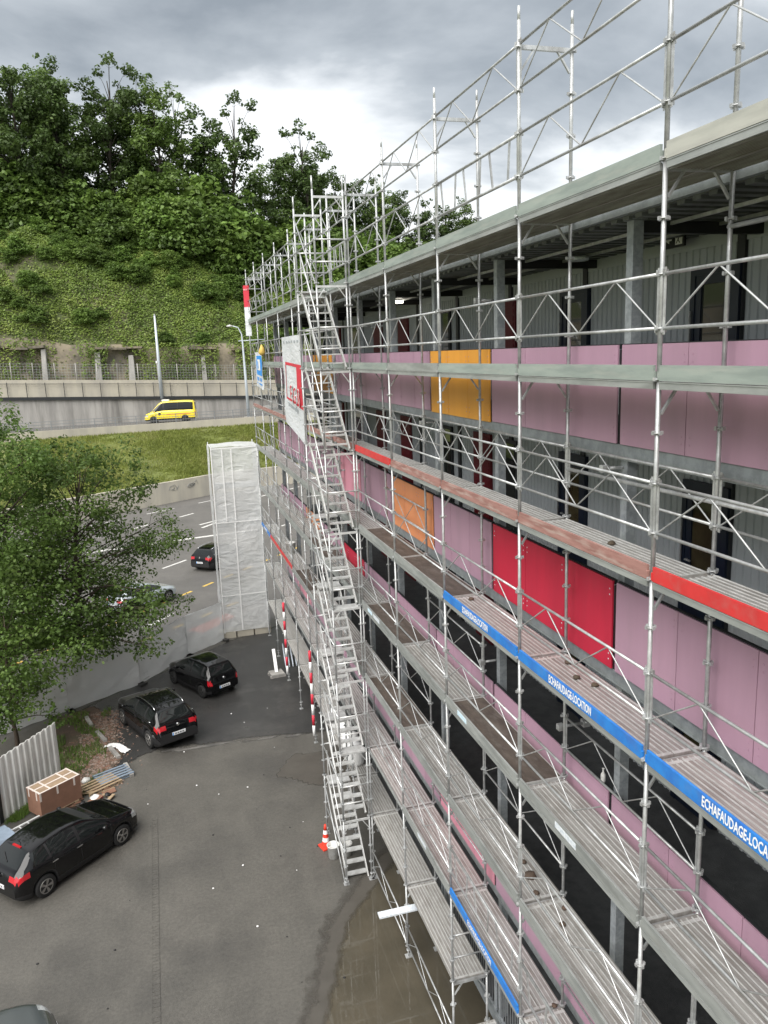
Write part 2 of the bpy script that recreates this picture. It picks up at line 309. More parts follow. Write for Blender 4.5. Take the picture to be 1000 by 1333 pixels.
M['leaf_fg'] = leaf_mat('leaf_fresh', (0.058, 0.10, 0.022), (0.105, 0.175, 0.036), (0.17, 0.25, 0.058), 0.55, 0.45)
M['leaf_dark'] = leaf_mat('leaf_dark', (0.045, 0.075, 0.021), (0.080, 0.130, 0.035), (0.131, 0.194, 0.050), 0.2, 0.35)
M['leaf_mid'] = leaf_mat('leaf_mid', (0.060, 0.100, 0.022), (0.106, 0.169, 0.037), (0.156, 0.225, 0.053), 0.2, 0.35)
M['leaf_bush'] = leaf_mat('leaf_bush', (0.076, 0.131, 0.028), (0.131, 0.213, 0.044), (0.193, 0.275, 0.062), 0.2, 0.35)
M['leaf_ivy'] = leaf_mat('leaf_ivy', (0.089, 0.140, 0.030), (0.177, 0.251, 0.051), (0.279, 0.331, 0.089), 0.22, 0.35)
M['grass'] = leaf_mat('grass_blade', (0.149, 0.182, 0.041), (0.223, 0.257, 0.061), (0.311, 0.317, 0.115), 0.3, 0.35)
M['sheet'] = sheet_mat('white_scaffold_sheeting', (0.82, 0.83, 0.83), 0.42, 0.22, 0.7, 0.8, 0.14)
M['fencesheet'] = sheet_mat('clear_fence_sheeting', (0.84, 0.85, 0.84), 0.22, 0.24, 0.4, 0.8, 0.1)
M['banner'] = sheet_mat('banner_cloth', (0.78, 0.81, 0.83), 0.25, 0.0, 0.35, 1.6)
M['bannerblue'] = mat('banner_blue', (0.03, 0.27, 0.72), 0.5)
M['bannerred'] = mat('banner_red', (0.60, 0.03, 0.055), 0.5, 0, (0.52, 0.025, 0.05), 3)
M['bannergrey'] = mat('banner_grey', (0.38, 0.41, 0.43), 0.5)
M['paintblack'] = mat('black_car_paint', (0.004, 0.004, 0.0045), 0.5, 0, coat=1.0, spec=0.0)
M['paintgrey'] = mat('dark_grey_car_paint', (0.075, 0.085, 0.08), 0.3, 0.5, coat=1.0)
M['paintsilver'] = mat('silver_car_paint', (0.42, 0.46, 0.48), 0.3, 0.4, coat=1.0)
M['paintwhite'] = mat('white_car_paint', (0.7, 0.72, 0.74), 0.3, 0, coat=1.0)
M['paintyellow'] = mat('yellow_van_paint', (0.86, 0.67, 0.03), 0.35, 0, coat=0.6)
M['carglass'] = mat('car_glass', (0.01, 0.012, 0.012), 0.03, 0, spec=0.5)
M['plastic'] = mat('black_plastic', (0.014, 0.014, 0.015), 0.55)
M['tyre'] = mat('rubber', (0.012, 0.012, 0.012), 0.8)
M['rim'] = mat('alloy_rim', (0.30, 0.29, 0.275), 0.35, 0.7)
M['rimdark'] = mat('dark_rim', (0.05, 0.05, 0.05), 0.4, 0.6)
M['chrome'] = mat('chrome', (0.75, 0.76, 0.78), 0.15, 1.0)
M['tail'] = mat('tail_lamp', (0.45, 0.012, 0.02), 0.12, 0, coat=1.0)
M['tailclear'] = mat('tail_lamp_clear', (0.55, 0.10, 0.10), 0.12, 0, coat=1.0)
M['head'] = mat('head_lamp', (0.55, 0.57, 0.58), 0.08, 0.5, coat=1.0)
M['plate'] = mat('number_plate', (0.7, 0.71, 0.72), 0.4)
M['roadwhite'] = mat('road_paint_white', (0.62, 0.61, 0.58), 0.7, 0, (0.45, 0.44, 0.42), 4, coord='World')
M['roadyellow'] = mat('road_paint_yellow', (0.62, 0.42, 0.09), 0.7, 0, (0.45, 0.31, 0.08), 4, coord='World')
M['roadred'] = mat('road_paint_red', (0.42, 0.10, 0.07), 0.7, 0, (0.3, 0.09, 0.07), 4, coord='World')
M['card'] = mat('brown_cardboard', (0.22, 0.115, 0.075), 0.8, 0, (0.19, 0.10, 0.065), 3)
M['tape'] = mat('packing_tape', (0.62, 0.55, 0.5), 0.3)
M['wood'] = mat('raw_wood', (0.36, 0.27, 0.17), 0.8, 0, (0.26, 0.19, 0.12), 4)
M['bluegrey'] = mat('blue_grey_tarpaulin', (0.21, 0.26, 0.32), 0.55, 0, (0.16, 0.2, 0.25), 3)
M['conered'] = mat('cone_red', (0.72, 0.05, 0.025), 0.5, 0, (0.6, 0.04, 0.02), 6)
M['bucket'] = mat('bucket_plastic', (0.68, 0.68, 0.66), 0.45, 0, (0.5, 0.49, 0.46), 6)
M['hoard'] = mat('white_corrugated_steel', (0.74, 0.74, 0.71), 0.5, 0, (0.62, 0.62, 0.59), 2.5, stretch=(1, 1, 0.3), col3=(0.36, 0.35, 0.31), s3=1.5, amt3=0.45)
M['polewhite'] = mat('pole_paint', (0.55, 0.6, 0.66), 0.5, 0.2)
M['wire'] = mat('fence_wire', (0.32, 0.34, 0.33), 0.5, 0.4)
M['postgrey'] = mat('rail_grey', (0.22, 0.23, 0.24), 0.5, 0.3)
M['orange'] = mat('orange_plastic', (0.8, 0.15, 0.02), 0.5)
M['lampglow'] = mat('lamp_diffuser', (0.8, 0.78, 0.7), 0.5)
_p = M['lampglow'].node_tree.nodes['Principled BSDF']; _p.inputs['Emission Color'].default_value = (1, 0.93, 0.8, 1); _p.inputs['Emission Strength'].default_value = 2.0

def text_mesh(s, size, material, xscale=1.0, bold=0.0):
    cu = bpy.data.curves.new('lettering', 'FONT'); cu.body = s; cu.size = size; cu.align_x = 'CENTER'; cu.align_y = 'CENTER'; cu.extrude = 0.0008; cu.offset = bold
    cu.resolution_u = 2
    t = bpy.data.objects.new('lettering_curve', cu); COL.objects.link(t)
    bpy.context.view_layer.update()
    me = bpy.data.meshes.new_from_object(t.evaluated_get(bpy.context.evaluated_depsgraph_get()))
    bpy.data.objects.remove(t); bpy.data.curves.remove(cu)
    if xscale < 0:
        xs_ = [v.co.x for v in me.vertices]; xscale = -xscale/(max(xs_)-min(xs_))
    for v in me.vertices: v.co.x *= xscale
    me.materials.clear(); me.materials.append(material); me.name = 'lettering'
    return me
FACE_OUT = (math.pi/2, 0, -math.pi/2)     # text facing -X, reading towards -Y

# ------------------------------------------------------------------ the setting: ground, yard, roads, walls, hill
def sheet(name, poly, z, material, kind='structure', parent=None):
    me = bpy.data.meshes.new(name); me.from_pydata([(x, y, z) for x, y in poly], [], [list(range(len(poly)))])
    if me.polygons[0].normal.z < 0: me.flip_normals()
    me.materials.append(material); o = obj(name, me, parent)
    if kind and parent is None: o['kind'] = kind
    return o
def soft_sheet(name, poly, z, material, width=0.35):
    P2_ = np.array(poly); Q2_ = np.roll(P2_, -1, 0); g = 0.16; lo, hi = P2_.min(0)-g, P2_.max(0)+g
    nx, ny = int((hi[0]-lo[0])/g)+2, int((hi[1]-lo[1])/g)+2
    gx, gy = np.meshgrid(lo[0]+g*np.arange(nx), lo[1]+g*np.arange(ny), indexing='ij'); X_, Y_ = gx.ravel()[:, None], gy.ravel()[:, None]
    ins = (((P2_[:, 1] > Y_) != (Q2_[:, 1] > Y_)) & (X_ < (Q2_[:, 0]-P2_[:, 0])*(Y_-P2_[:, 1])/(Q2_[:, 1]-P2_[:, 1]+1e-12)+P2_[:, 0])).sum(1) % 2 == 1
    e_ = Q2_-P2_; tt_ = np.clip(((X_-P2_[:, 0])*e_[:, 0]+(Y_-P2_[:, 1])*e_[:, 1])/((e_**2).sum(1)+1e-12), 0, 1)
    dist = np.sqrt((X_-P2_[:, 0]-tt_*e_[:, 0])**2+(Y_-P2_[:, 1]-tt_*e_[:, 1])**2).min(1); cov = np.where(ins, np.clip(dist/width, 0, 1), 0).astype(np.float32)
    keep = ins.reshape(nx, ny); fc = [(a*ny+b, (a+1)*ny+b, (a+1)*ny+b+1, a*ny+b+1) for a in range(nx-1) for b in range(ny-1) if keep[a:a+2, b:b+2].any()]
    me = np_mesh(name, np.stack([gx.ravel(), gy.ravel(), np.full(nx*ny, z)], 1), fc, [])
    at_ = me.attributes.new('cover', 'FLOAT', 'POINT'); at_.data.foreach_set('value', cov)
    m = material.copy(); m.name = material.name+'_feathered'; t = m.node_tree; P = t.nodes['Principled BSDF']; L = t.links.new
    an = t.nodes.new('ShaderNodeAttribute'); an.attribute_name = 'cover'; nz = t.nodes.new('ShaderNodeTexNoise'); nz.inputs['Scale'].default_value = 2.2; nz.inputs['Detail'].default_value = 8; nz.inputs['Roughness'].default_value = 0.7
    L(t.nodes.new('ShaderNodeNewGeometry').outputs['Position'], nz.inputs['Vector'])
    ad = t.nodes.new('ShaderNodeMath'); ad.operation = 'ADD'; L(an.outputs['Fac'], ad.inputs[0]); L(nz.outputs[0], ad.inputs[1])
    mr = t.nodes.new('ShaderNodeMapRange'); mr.inputs[1].default_value = 0.72; mr.inputs[2].default_value = 1.12; L(ad.outputs[0], mr.inputs[0]); L(mr.outputs[0], P.inputs['Alpha'])
    me.materials.append(m); o = obj(name, me); o['kind'] = 'structure'; return o
def wobble(pts, amp, n=6, seed=1):
    r = random.Random(seed); o = []
    for i in range(len(pts)):
        a, b = pts[i], pts[(i+1) % len(pts)]
        for k in range(n):
            t = k/n; j = amp if k else amp*0.4
            o.append((a[0]+(b[0]-a[0])*t+r.uniform(-j, j), a[1]+(b[1]-a[1])*t+r.uniform(-j, j)))
    return o
sheet('ground', [(-3000, -3000), (3000, -3000), (3000, 3000), (-3000, 3000)], -0.05, M['grassbase'])
RW = [(-45, 53), (0.1, 82.2), (5.4, 85.9), (14, 88.6), (80, 99)]           # foot of the lower retaining wall
road = sheet('road', [(-45, 10)] + RW + [(80, 30), (20, 30), (20, 10)], -0.012, M['road'])
FA, FB = Vector((-4.6, 33.55)), Vector((2.35, 39.75))                       # site fence line
sheet('yard', [(-14, -20), (20, -20), (20, 43.5), (6.6, 43.5), FB[:], FA[:], (-14, 25.2)], 0.0, M['asphalt'])
tarp = [(-2.6, 27.6), (-0.9, 28.7), (0.5, 28.45), (2.6, 28.3), (4.8, 27.9), (7.4, 27.9), (7.4, 41.5), (6.0, 41.5), (2.6, 39.75), (-4.2, 33.8), (-3.2, 31.6)]
soft_sheet('dark_asphalt', wobble(tarp, 0.06, 5, 3), 0.004, M['tar'], 0.5)
soft_sheet('asphalt_patch', wobble([(2.85, 25.4), (3.7, 26.7), (6.5, 26.2), (6.5, 23.9), (4.35, 24.15)], 0.02, 4, 5), 0.004, M['wetedge'], 0.05)
soft_sheet('pale_seam', wobble([(-1.0, 28.75), (0.5, 28.55), (2.6, 28.42), (4.6, 28.1), (4.6, 27.95), (2.6, 28.24), (0.5, 28.3), (-0.9, 28.45)], 0.02, 5, 9), 0.008, M['seam'], 0.06)
pud = [(1.6, 12.5), (2.2, 14.6), (2.75, 16.1), (3.35, 17.5), (4.2, 18.5), (5.2, 19.6), (5.9, 20.4), (7.3, 20.6), (7.4, 12.5)]
soft_sheet('damp_asphalt', wobble([(0.8, 12.2), (1.5, 14.6), (2.2, 16.4), (2.9, 18.0), (3.9, 19.2), (5.0, 20.3), (5.8, 21.2), (7.42, 21.4), (7.42, 12.2)], 0.06, 5, 11), 0.004, M['wetedge'], 0.8)
soft_sheet('puddle', wobble(pud, 0.05, 6, 12), 0.008, M['puddle'], 0.45)
dirt = wobble([(-4.45, 27.9), (-6.2, 31.0), (-5.0, 33.2), (-3.6, 33.9), (-2.5, 31.5), (-2.2, 28.8), (-2.9, 26.6), (-3.6, 25.9), (-5.0, 26.6)], 0.12, 4, 21)
soft_sheet('soil_strip', dirt, 0.006, M['dirt'], 0.3)

# drainage channel across the yard: kerb blocks and grates
dch = obj('drainage_channel', MB().box(-1.265, -1.075, 11.0, 24.35, 0.001, 0.007).mesh('channel_frame', M['asphalt'])); dch['kind'] = 'structure'
gm = MB()
for k in range(8): gm.box(-0.075, 0.075, -0.44+k*0.115, -0.44+k*0.115+0.06, 0, 0.006)
gm.box(-0.09, -0.078, -0.47, 0.47, 0, 0.007); gm.box(0.078, 0.09, -0.47, 0.47, 0, 0.007)
gme = gm.mesh('grate', M['asphalt'])
for i in range(13): obj('grate', gme, dch, (-1.17, 11.6+i*1.0, 0.007))

# road markings
def quadline(a, b, w, material, z=-0.006):
    a, b = Vector(a), Vector(b); d = (b-a).normalized(); n = Vector((-d.y, d.x))*w/2
    sheet('lane_marking', [(a+n)[:], (b+n)[:], (b-n)[:], (a-n)[:]], z, material, parent=road)
for i in range(-5, 9):                                                       # yellow dashes
    a = Vector((-0.92, 47.3)) + Vector((1.43, 1.50))*i; d = Vector((0.69, 0.74)).normalized()
    quadline(a, a+d*1.0, 0.2, M['roadyellow'])
for a, b in (((-0.14, 42.68), (0.49, 43.23)), ((1.45, 44.09), (2.09, 44.7)), ((3.0, 45.5), (3.7, 46.1)), ((-1.8, 41.2), (-1.2, 41.75)), ((-9.4, 38.2), (-8.6, 38.9)), ((-9.0, 37.5), (-8.2, 38.2)), ((-8.0, 36.5), (-7.3, 37.1))):
    quadline(a, b, 0.2, M['roadyellow'])
sheet('lane_marking', [(-2.2, 43.1), (0.06, 45.5), (-0.9, 43.9)], -0.005, M['roadwhite'], parent=road)
sheet('lane_marking', [(0.6, 42.0), (2.9, 44.2), (3.3, 43.4), (1.4, 41.4)], -0.005, M['roadred'], parent=road)
quadline((-6, 63.3), (9, 66.3), 0.45, M['roadwhite']); quadline((2.85, 70.1), (6.5, 73.1), 0.28, M['roadwhite']); quadline((2.96, 68.7), (6.5, 73.2), 0.28, M['roadwhite'])
for i in range(-4, 6): quadline((1.28+i*4, 74.5+i*3.5), (2.6+i*4, 75.8+i*3.5), 0.25, M['roadwhite'])
for i in range(-4, 5): quadline((3.34+i*5, 81.3+i*3.6-.2), (5.9+i*5, 83.0+i*3.6-.2), 0.2, M['roadwhite'])
for i in range(-3, 3): quadline((-0.5+i*5, 56.0+i*5.2), (1.2+i*5, 57.8+i*5.2), 0.2, M['roadwhite'])

def wall_strip(name, line, z0, z1, thick, material, coping=0.0):
    """wall along a polyline; z0, z1 numbers or per-point lists"""
    mb = MB(); n = len(line); off = []
    for i, p in enumerate(line):
        d = (Vector(line[min(i+1, n-1)])-Vector(line[max(i-1, 0)])).normalized(); off.append(Vector((-d.y, d.x))*thick)
    g = lambda z, i: z[i] if isinstance(z, (list, tuple)) else z
    vs = []
    for i, p in enumerate(line):
        q = Vector(p)+off[i]
        vs += [(p[0], p[1], g(z0, i)), (p[0], p[1], g(z1, i)), (q.x, q.y, g(z1, i)), (q.x, q.y, g(z0, i))]
    fs = []
    for i in range(n-1):
        a, b = i*4, i*4+4
        fs += [(a, b, b+1, a+1), (a+1, b+1, b+2, a+2), (a+2, b+2, b+3, a+3)]
    fs += [(0, 1, 2, 3), tuple((n-1)*4+k for k in (3, 2, 1, 0))]
    mb.add(vs, fs); return mb.mesh(name, material)

tag(obj('retaining_wall', wall_strip('retaining_wall', RW, -0.05, 2.15, 0.45, M['paleconc'])), 'low pale concrete retaining wall with graffiti at foot of grass bank', 'wall')
gt = bpy.data.objects['retaining_wall']
# graffiti tags: thin paint strokes on the wall face
dr = (Vector(RW[2])-Vector(RW[1])).normalized()
def stroke(pts, w=0.07):
    mb = MB()
    for (a, b), (c, d_) in zip(pts, pts[1:]):
        p = Vector((RW[1][0]+dr.x*a+0.02*dr.y, RW[1][1]+dr.y*a-0.02*dr.x, b)); q = Vector((RW[1][0]+dr.x*c+0.02*dr.y, RW[1][1]+dr.y*c-0.02*dr.x, d_)); mb.bar(p, q, w, 0.012)
    obj('graffiti_stroke', mb.mesh('graffiti_stroke', M['postgrey']), gt)
stroke([(0.6, 1.3), (0.8, 1.65), (1.2, 1.75), (1.3, 1.4), (0.9, 1.3), (1.4, 1.2)]); stroke([(1.3, 1.8), (1.6, 1.4), (1.5, 1.2), (1.8, 1.6)])
stroke([(2.9, 1.35), (3.2, 1.6), (3.6, 1.65), (3.9, 1.55), (3.6, 1.3), (3.0, 1.25)], 0.12); stroke([(3.2, 1.45), (3.8, 1.48)], 0.2); stroke([(3.8, 1.7), (4.1, 1.9), (4.3, 1.4)], 0.06)

KL = lambda x: 94.3+0.15*x               # kerb wall of the upper road
WL = lambda x: 103.5+0.08*x              # tall wall behind the upper road
def rw_y(x):
    for (x0, y0), (x1, y1) in zip(RW, RW[1:]):
        if x <= x1: return y0+(y1-y0)*(x-x0)/(x1-x0)
    return RW[-1][1]
xs = np.linspace(-44, 79, 83); vv = []; T = 16
for x in xs:
    y0, y1 = rw_y(x)+0.45, KL(x)
    for j in range(T+1):
        t = j/T; z = 2.1+(6.35-2.1)*(t**0.9)+0.18*math.sin(x*0.9+j)*math.sin(j*0.8+x*0.3)*(1 if 0 < j < T else 0)
        vv.append((x, y0+(y1-y0)*t, z))
ff = [(i*(T+1)+j, (i+1)*(T+1)+j, (i+1)*(T+1)+j+1, i*(T+1)+j+1) for i in range(len(xs)-1) for j in range(T)]
emb = obj('grass_bank', np_mesh('grass_bank', vv, ff, M['grassbase'], True)); emb['kind'] = 'structure'
XR = [-70, -40, -20, 0, 20, 40, 80]
sheet('upper_road', [(x, KL(x)) for x in XR]+[(x, WL(x)) for x in reversed(XR)], 6.95, M['road'])
tag(obj('kerb_wall', wall_strip('kerb_wall', [(x, KL(x)) for x in XR], 6.0, 7.25, 0.35, M['paleconc'])), 'stained concrete kerb wall carrying the railing of the upper road', 'wall')
# railing on the kerb wall
rl = empty('guard_railing', (0, 0, 0)); tag(rl, 'thin grey metal railing on the kerb wall beside the upper road', 'railing')
pm = MB().box(-.04, .04, -.04, .04, 0, 1.0).mesh('post', M['postgrey'])
for i in range(-16, 26): x = i*2.2; obj('post', pm, rl, (x, KL(x)+0.17, 7.25))
for z in (7.55, 7.9, 8.22): obj('rail', MB().bar((-36, KL(-36)+0.17, z), (56, KL(56)+0.17, z), 0.05).mesh('rail', M['postgrey']), rl)
bm_ = MB()
for i in range(-120, 190): x = i*0.3; bm_.bar((x, KL(x)+0.17, 7.3), (x, KL(x)+0.17, 8.2), 0.018)
o = obj('baluster_infill', bm_.mesh('baluster_infill', M['wire']), rl); o['kind'] = 'stuff'
# tall wall with ledge and parapet
ZP = lambda x: 12.7-0.045*(x+17)
tag(obj('tall_retaining_wall', wall_strip('tall_retaining_wall', [(x, WL(x)) for x in XR], 6.9, [ZP(x)-2.35 for x in XR], 0.8, M['concrete'])), 'tall streaked grey concrete retaining wall behind the yellow minibus', 'wall')
pw = empty('parapet_wall', (0, 0, 0)); tag(pw, 'pale concrete parapet with ledge coloured dark as shadow above the tall retaining wall', 'wall')
obj('ledge', wall_strip('ledge', [(x, WL(x)-0.25) for x in XR], [ZP(x)-2.35 for x in XR], [ZP(x)-2.0 for x in XR], 1.2, M['rim_dark'] if False else M['darkgrey']), pw)  # dark colour stands in for the shadow strip along the ledge
obj('parapet', wall_strip('parapet', [(x, WL(x)+0.15) for x in XR], [ZP(x)-2.0 for x in XR], [ZP(x) for x in XR], 0.35, M['paleconc']), pw)
pr = empty('parapet_railing', (0, 0, 0)); tag(pr, 'dark thin railing standing in front of the pale parapet', 'railing')
pm2 = MB().box(-.035, .035, -.035, .035, 0, 1.7).mesh('post', M['darkgrey'])
for i in range(-14, 22): x = i*2.05; obj('post', pm2, pr, (x, WL(x)-0.1, ZP(x)-2.0))
for h in (-0.45,): obj('rail', MB().bar((-30, WL(-30)-0.1, ZP(-30)+h), (45, WL(45)-0.1, ZP(45)+h), 0.06).mesh('rail', M['darkgrey']), pr)
cf = empty('chain_link_fence', (0, 0, 0)); tag(cf, 'wire mesh fence with pale posts at the foot of the cliff', 'fence')
pm3 = MB().tube((0, 0, 0), (0, 0, 2.9), 0.06, 6).mesh('post', M['concrete'])
for i in range(-14, 22): x = i*2.4+0.7; obj('post', pm3, cf, (x, WL(x)+2.0, ZP(x)-0.9))
wm = MB()
for i in range(-90, 150): x = i*0.35; wm.bar((x, WL(x)+2.0, ZP(x)-0.9), (x, WL(x)+2.0, ZP(x)+1.9), 0.02)
for k in range(9): wm.bar((-31, WL(-31)+2, ZP(-31)-0.7+k*0.32), (50, WL(50)+2, ZP(50)-0.7+k*0.32), 0.025)
o = obj('wire_mesh', wm.mesh('wire_mesh', M['wire']), cf); o['kind'] = 'stuff'

# hill
from mathutils import noise as mn
def hh(x):                                # height of the slope's shoulder along the hill
    t = max(0, min(1, (x+2)/22)); s = t*t*(3-2*t); u = max(0, min(1, (x-30)/60))
    return 15.0 - 5.2*s - 4.0*u + 0.6*math.sin(x*0.35)
def hill_z(x, d):
    b = ZP(x)-1.0
    if d < 4.5: z = b
    elif d < 5.6: z = b+(d-4.5)/1.1*5.2
    else: z = b+5.2
    if d > 5.6:
        t = min(1, (d-5.6)/15.0); z += hh(x)*(math.sin(t*math.pi/2)**0.85)
        if d > 20.6: z += min(6, (d-20.6)*0.14)
    nz = mn.noise(Vector((x*0.13, d*0.16, 1.7)))*1.3+mn.noise(Vector((x*0.4, d*0.45, 4.2)))*0.55
    return z+nz*min(1, max(0, (d-4.2)/2.0))
ds = np.concatenate([np.linspace(0.9, 4.4, 4), np.linspace(4.5, 5.7, 8), np.linspace(6.1, 22, 34), np.linspace(24, 90, 22)])
xs = np.concatenate([np.linspace(-120, -32, 16), np.linspace(-31, 46, 150), np.linspace(48, 200, 24)])
vv = np.array([(x, WL(x)+d, hill_z(x, d)) for x in xs for d in ds]); nd = len(ds)
ff = [(i*nd+j, (i+1)*nd+j, (i+1)*nd+j+1, i*nd+j+1) for i in range(len(xs)-1) for j in range(nd-1)]
fm = [1 if 4.4 <= ds[j] <= 5.65 else 0 for i in range(len(xs)-1) for j in range(nd-1)]
hill = obj('hill', np_mesh('hill', vv, ff, [M['soil'], M['rock']], True, fm)); hill['kind'] = 'structure'
# concrete buttresses and a broken ledge along the cliff
bt = MB(); bt.add([(-.55,-1.1,0),(.55,-1.1,0),(.4,-.05,5.1),(-.4,-.05,5.1),(-.55,.6,0),(.55,.6,0),(.4,.9,5.1),(-.4,.9,5.1)],
    [(0,1,2,3),(5,4,7,6),(4,0,3,7),(1,5,6,2),(3,2,6,7),(4,5,1,0)])
bme = bt.mesh('buttress', M['concrete'])
LB = ['weathered concrete buttress against the cliff behind the wire fence']
for i, x in enumerate((-12.6, -6.4, -2.4, 6.6, 13.5)):
    o = obj('buttress', bme, None, (x, WL(x)+4.5, ZP(x)-1.1), (0, 0, rnd.uniform(-.08, .08))); o.scale = (rnd.uniform(.55, .9), 1, rnd.uniform(.8, 1.0))
    tag(o, LB[0], 'buttress', 'buttresses along the cliff')
cl_ = empty('cliff_ledge', (0, WL(0)+4.9, ZP(0)+3.9)); tag(cl_, 'broken concrete ledge running along the cliff above its buttresses', 'ledge')
for k in range(26):
    x = -19+k*1.9
    if k in (0, 4, 5, 6, 10, 11, 12, 15, 17, 18, 21): continue
    obj('ledge_slab', MB().cbox((0, 0, 0), rnd.uniform(1.4, 2.1), 1.2, rnd.uniform(.2, .4)).mesh('ledge_slab', M['rock']), cl_, (x, WL(x)-WL(0)+rnd.uniform(-.2, .2), ZP(x)-ZP(0)+rnd.uniform(-.3, .2)), (rnd.uniform(-.06, .06), rnd.uniform(-.06, .06), rnd.uniform(-.15, .15)))

# ------------------------------------------------------------------ foliage helpers
def leaf_cards(centres, size, rng, flat=0.0, aspect=0.6, size_var=0.35, bias=None):
    """one folded diamond (two triangles as one quad) per centre"""
    n = len(centres); c = np.asarray(centres, np.float32)
    nrm = rng.normal(size=(n, 3)); nrm[:, 2] = np.abs(nrm[:, 2])+flat
    if bias is not None: nrm = nrm+bias
    nrm /= np.linalg.norm(nrm, axis=1)[:, None]
    a = rng.normal(size=(n, 3)); u = np.cross(nrm, a); u /= np.linalg.norm(u, axis=1)[:, None]; v = np.cross(nrm, u)
    s = (size*(1+size_var*rng.uniform(-1, 1, n)))[:, None]
    V = np.empty((n, 4, 3), np.float32)
    V[:, 0] = c-u*s*0.5; V[:, 1] = c+v*s*0.5*aspect+nrm*s*0.08; V[:, 2] = c+u*s*0.5; V[:, 3] = c-v*s*0.5*aspect+nrm*s*0.08
    return V.reshape(-1, 3), np.arange(n*4, dtype=np.int32).reshape(n, 4)

def crown_points(clusters, per, rng, droop=0.0):
    """leaf centres on and inside small uneven clumps"""
    P = []; B = []
    for (cx, cy, cz, r) in clusters:
        k = int(per*r*r); d = rng.normal(size=(k, 3)); d /= np.linalg.norm(d, axis=1)[:, None]
        rad = r*(0.35+0.65*rng.uniform(0, 1, k)**0.6)
        p = d*rad[:, None]; p[:, 2] *= 0.72
        p[:, 2] -= droop*(p[:, 0]**2+p[:, 1]**2)/max(r, .1)
        P.append(p+np.array((cx, cy, cz))); B.append(d*1.1+np.array((0, 0, .5)))
    return np.concatenate(P), np.concatenate(B)

def tree_parts(name, seed, H, spread, trunk_r, leafsize, per, leafmat, barkmat, crown_lo=0.25, ncl=70, clr=(1.3, 2.4), lean=(0, 0), shape='oak', droop=0.0, bare_gap=0.0):
    rng = np.random.default_rng(seed); r = random.Random(seed)
    mb = MB(); tips = []
    top = Vector((lean[0], lean[1], H*0.86))
    pts = []; k = 7
    for i in range(k):
        t = i/(k-1); pts.append(Vector((lean[0]*t+r.uniform(-.03, .03)*H*t*(1-t)*3, lean[1]*t+r.uniform(-.03, .03)*H*t*(1-t)*3, H*0.86*t)))
    mb.path(pts, [trunk_r*(1.25 if i == 0 else 1)*(1-0.85*i/(k-1)) for i in range(k)], 8)
    def at(t):
        f = t*(k-1); i = min(k-2, int(f)); return pts[i].lerp(pts[i+1], f-i)
    clusters = []
    nb = ncl
    for b in range(nb):
        t = crown_lo+(1-crown_lo)*((b+0.5)/nb); base = at(min(1, t*0.9))
        ang = b*2.399+r.uniform(-.5, .5)
        tt = (t-crown_lo)/(1-crown_lo)
        if shape == 'oak': prof = math.sin(math.pi*min(1, 0.18+0.80*tt))**0.7
        elif shape == 'tall': prof = 0.55+0.45*math.sin(math.pi*tt)-0.35*tt
        else: prof = math.sqrt(max(0.05, 1-tt**2))
        rad = spread*prof*r.uniform(0.35, 1.08)
        tip = Vector((base.x+math.cos(ang)*rad, base.y+math.sin(ang)*rad, H*(t*0.93)+r.uniform(-.07, .08)*H))
        mid = base.lerp(tip, 0.5)+Vector((0, 0, H*0.02))
        rr = trunk_r*0.42*(1-0.65*t)
        mb.path([base, mid, tip], [rr, rr*0.6, rr*0.2], 5)
        cr = r.uniform(*clr)*(1-0.25*tt)
        clusters.append((tip.x, tip.y, tip.z, cr))
        if rad > spread*0.45:
            q = base.lerp(tip, 0.6); clusters.append((q.x+r.uniform(-.5, .5), q.y+r.uniform(-.5, .5), q.z+r.uniform(-.3, .5), cr*0.75))
        for w in range(2):
            q = tip+Vector((r.uniform(-1, 1), r.uniform(-1, 1), r.uniform(-.6, .8)))*cr*1.15
            mb.path([tip.lerp(base, .2), q], [rr*0.25, rr*0.1], 4); clusters.append((q.x, q.y, q.z, cr*r.uniform(.35, .6)))
    P, B = crown_points(clusters, per, rng, droop)
    V, Fq = leaf_cards(P, leafsize, rng, bias=B)
    return mb.mesh(name+'_trunk', barkmat), np_mesh(name+'_crown', V, Fq, leafmat)

# ------------------------------------------------------------------ the modular building
bld = empty('modular_building', (5.6, 8, 0))
tag(bld, 'long modular building with mauve balcony panels and grey ribbed walls behind the scaffold', 'building')
bld_off = Vector((-5.6, -8, 0))
def bpart(name, me, loc=(0, 0, 0), rot=None): 
    return obj(name, me, bld, Vector(loc)+bld_off, rot)
PX, WX = 5.6, 7.6
FH = 3.04
FLOOR = [0.96+FH*i for i in range(5)]                      # ground floor .. top floor (13.12)
COLY = [-6.9, -3.75, -0.6, 2.0, 4.85, 8.79, 12.75, 15.88, 19.03, 22.2, 25.35, 28.5, 31.65, 34.85, 38.1]
Y0, Y1 = COLY[0], COLY[-1]
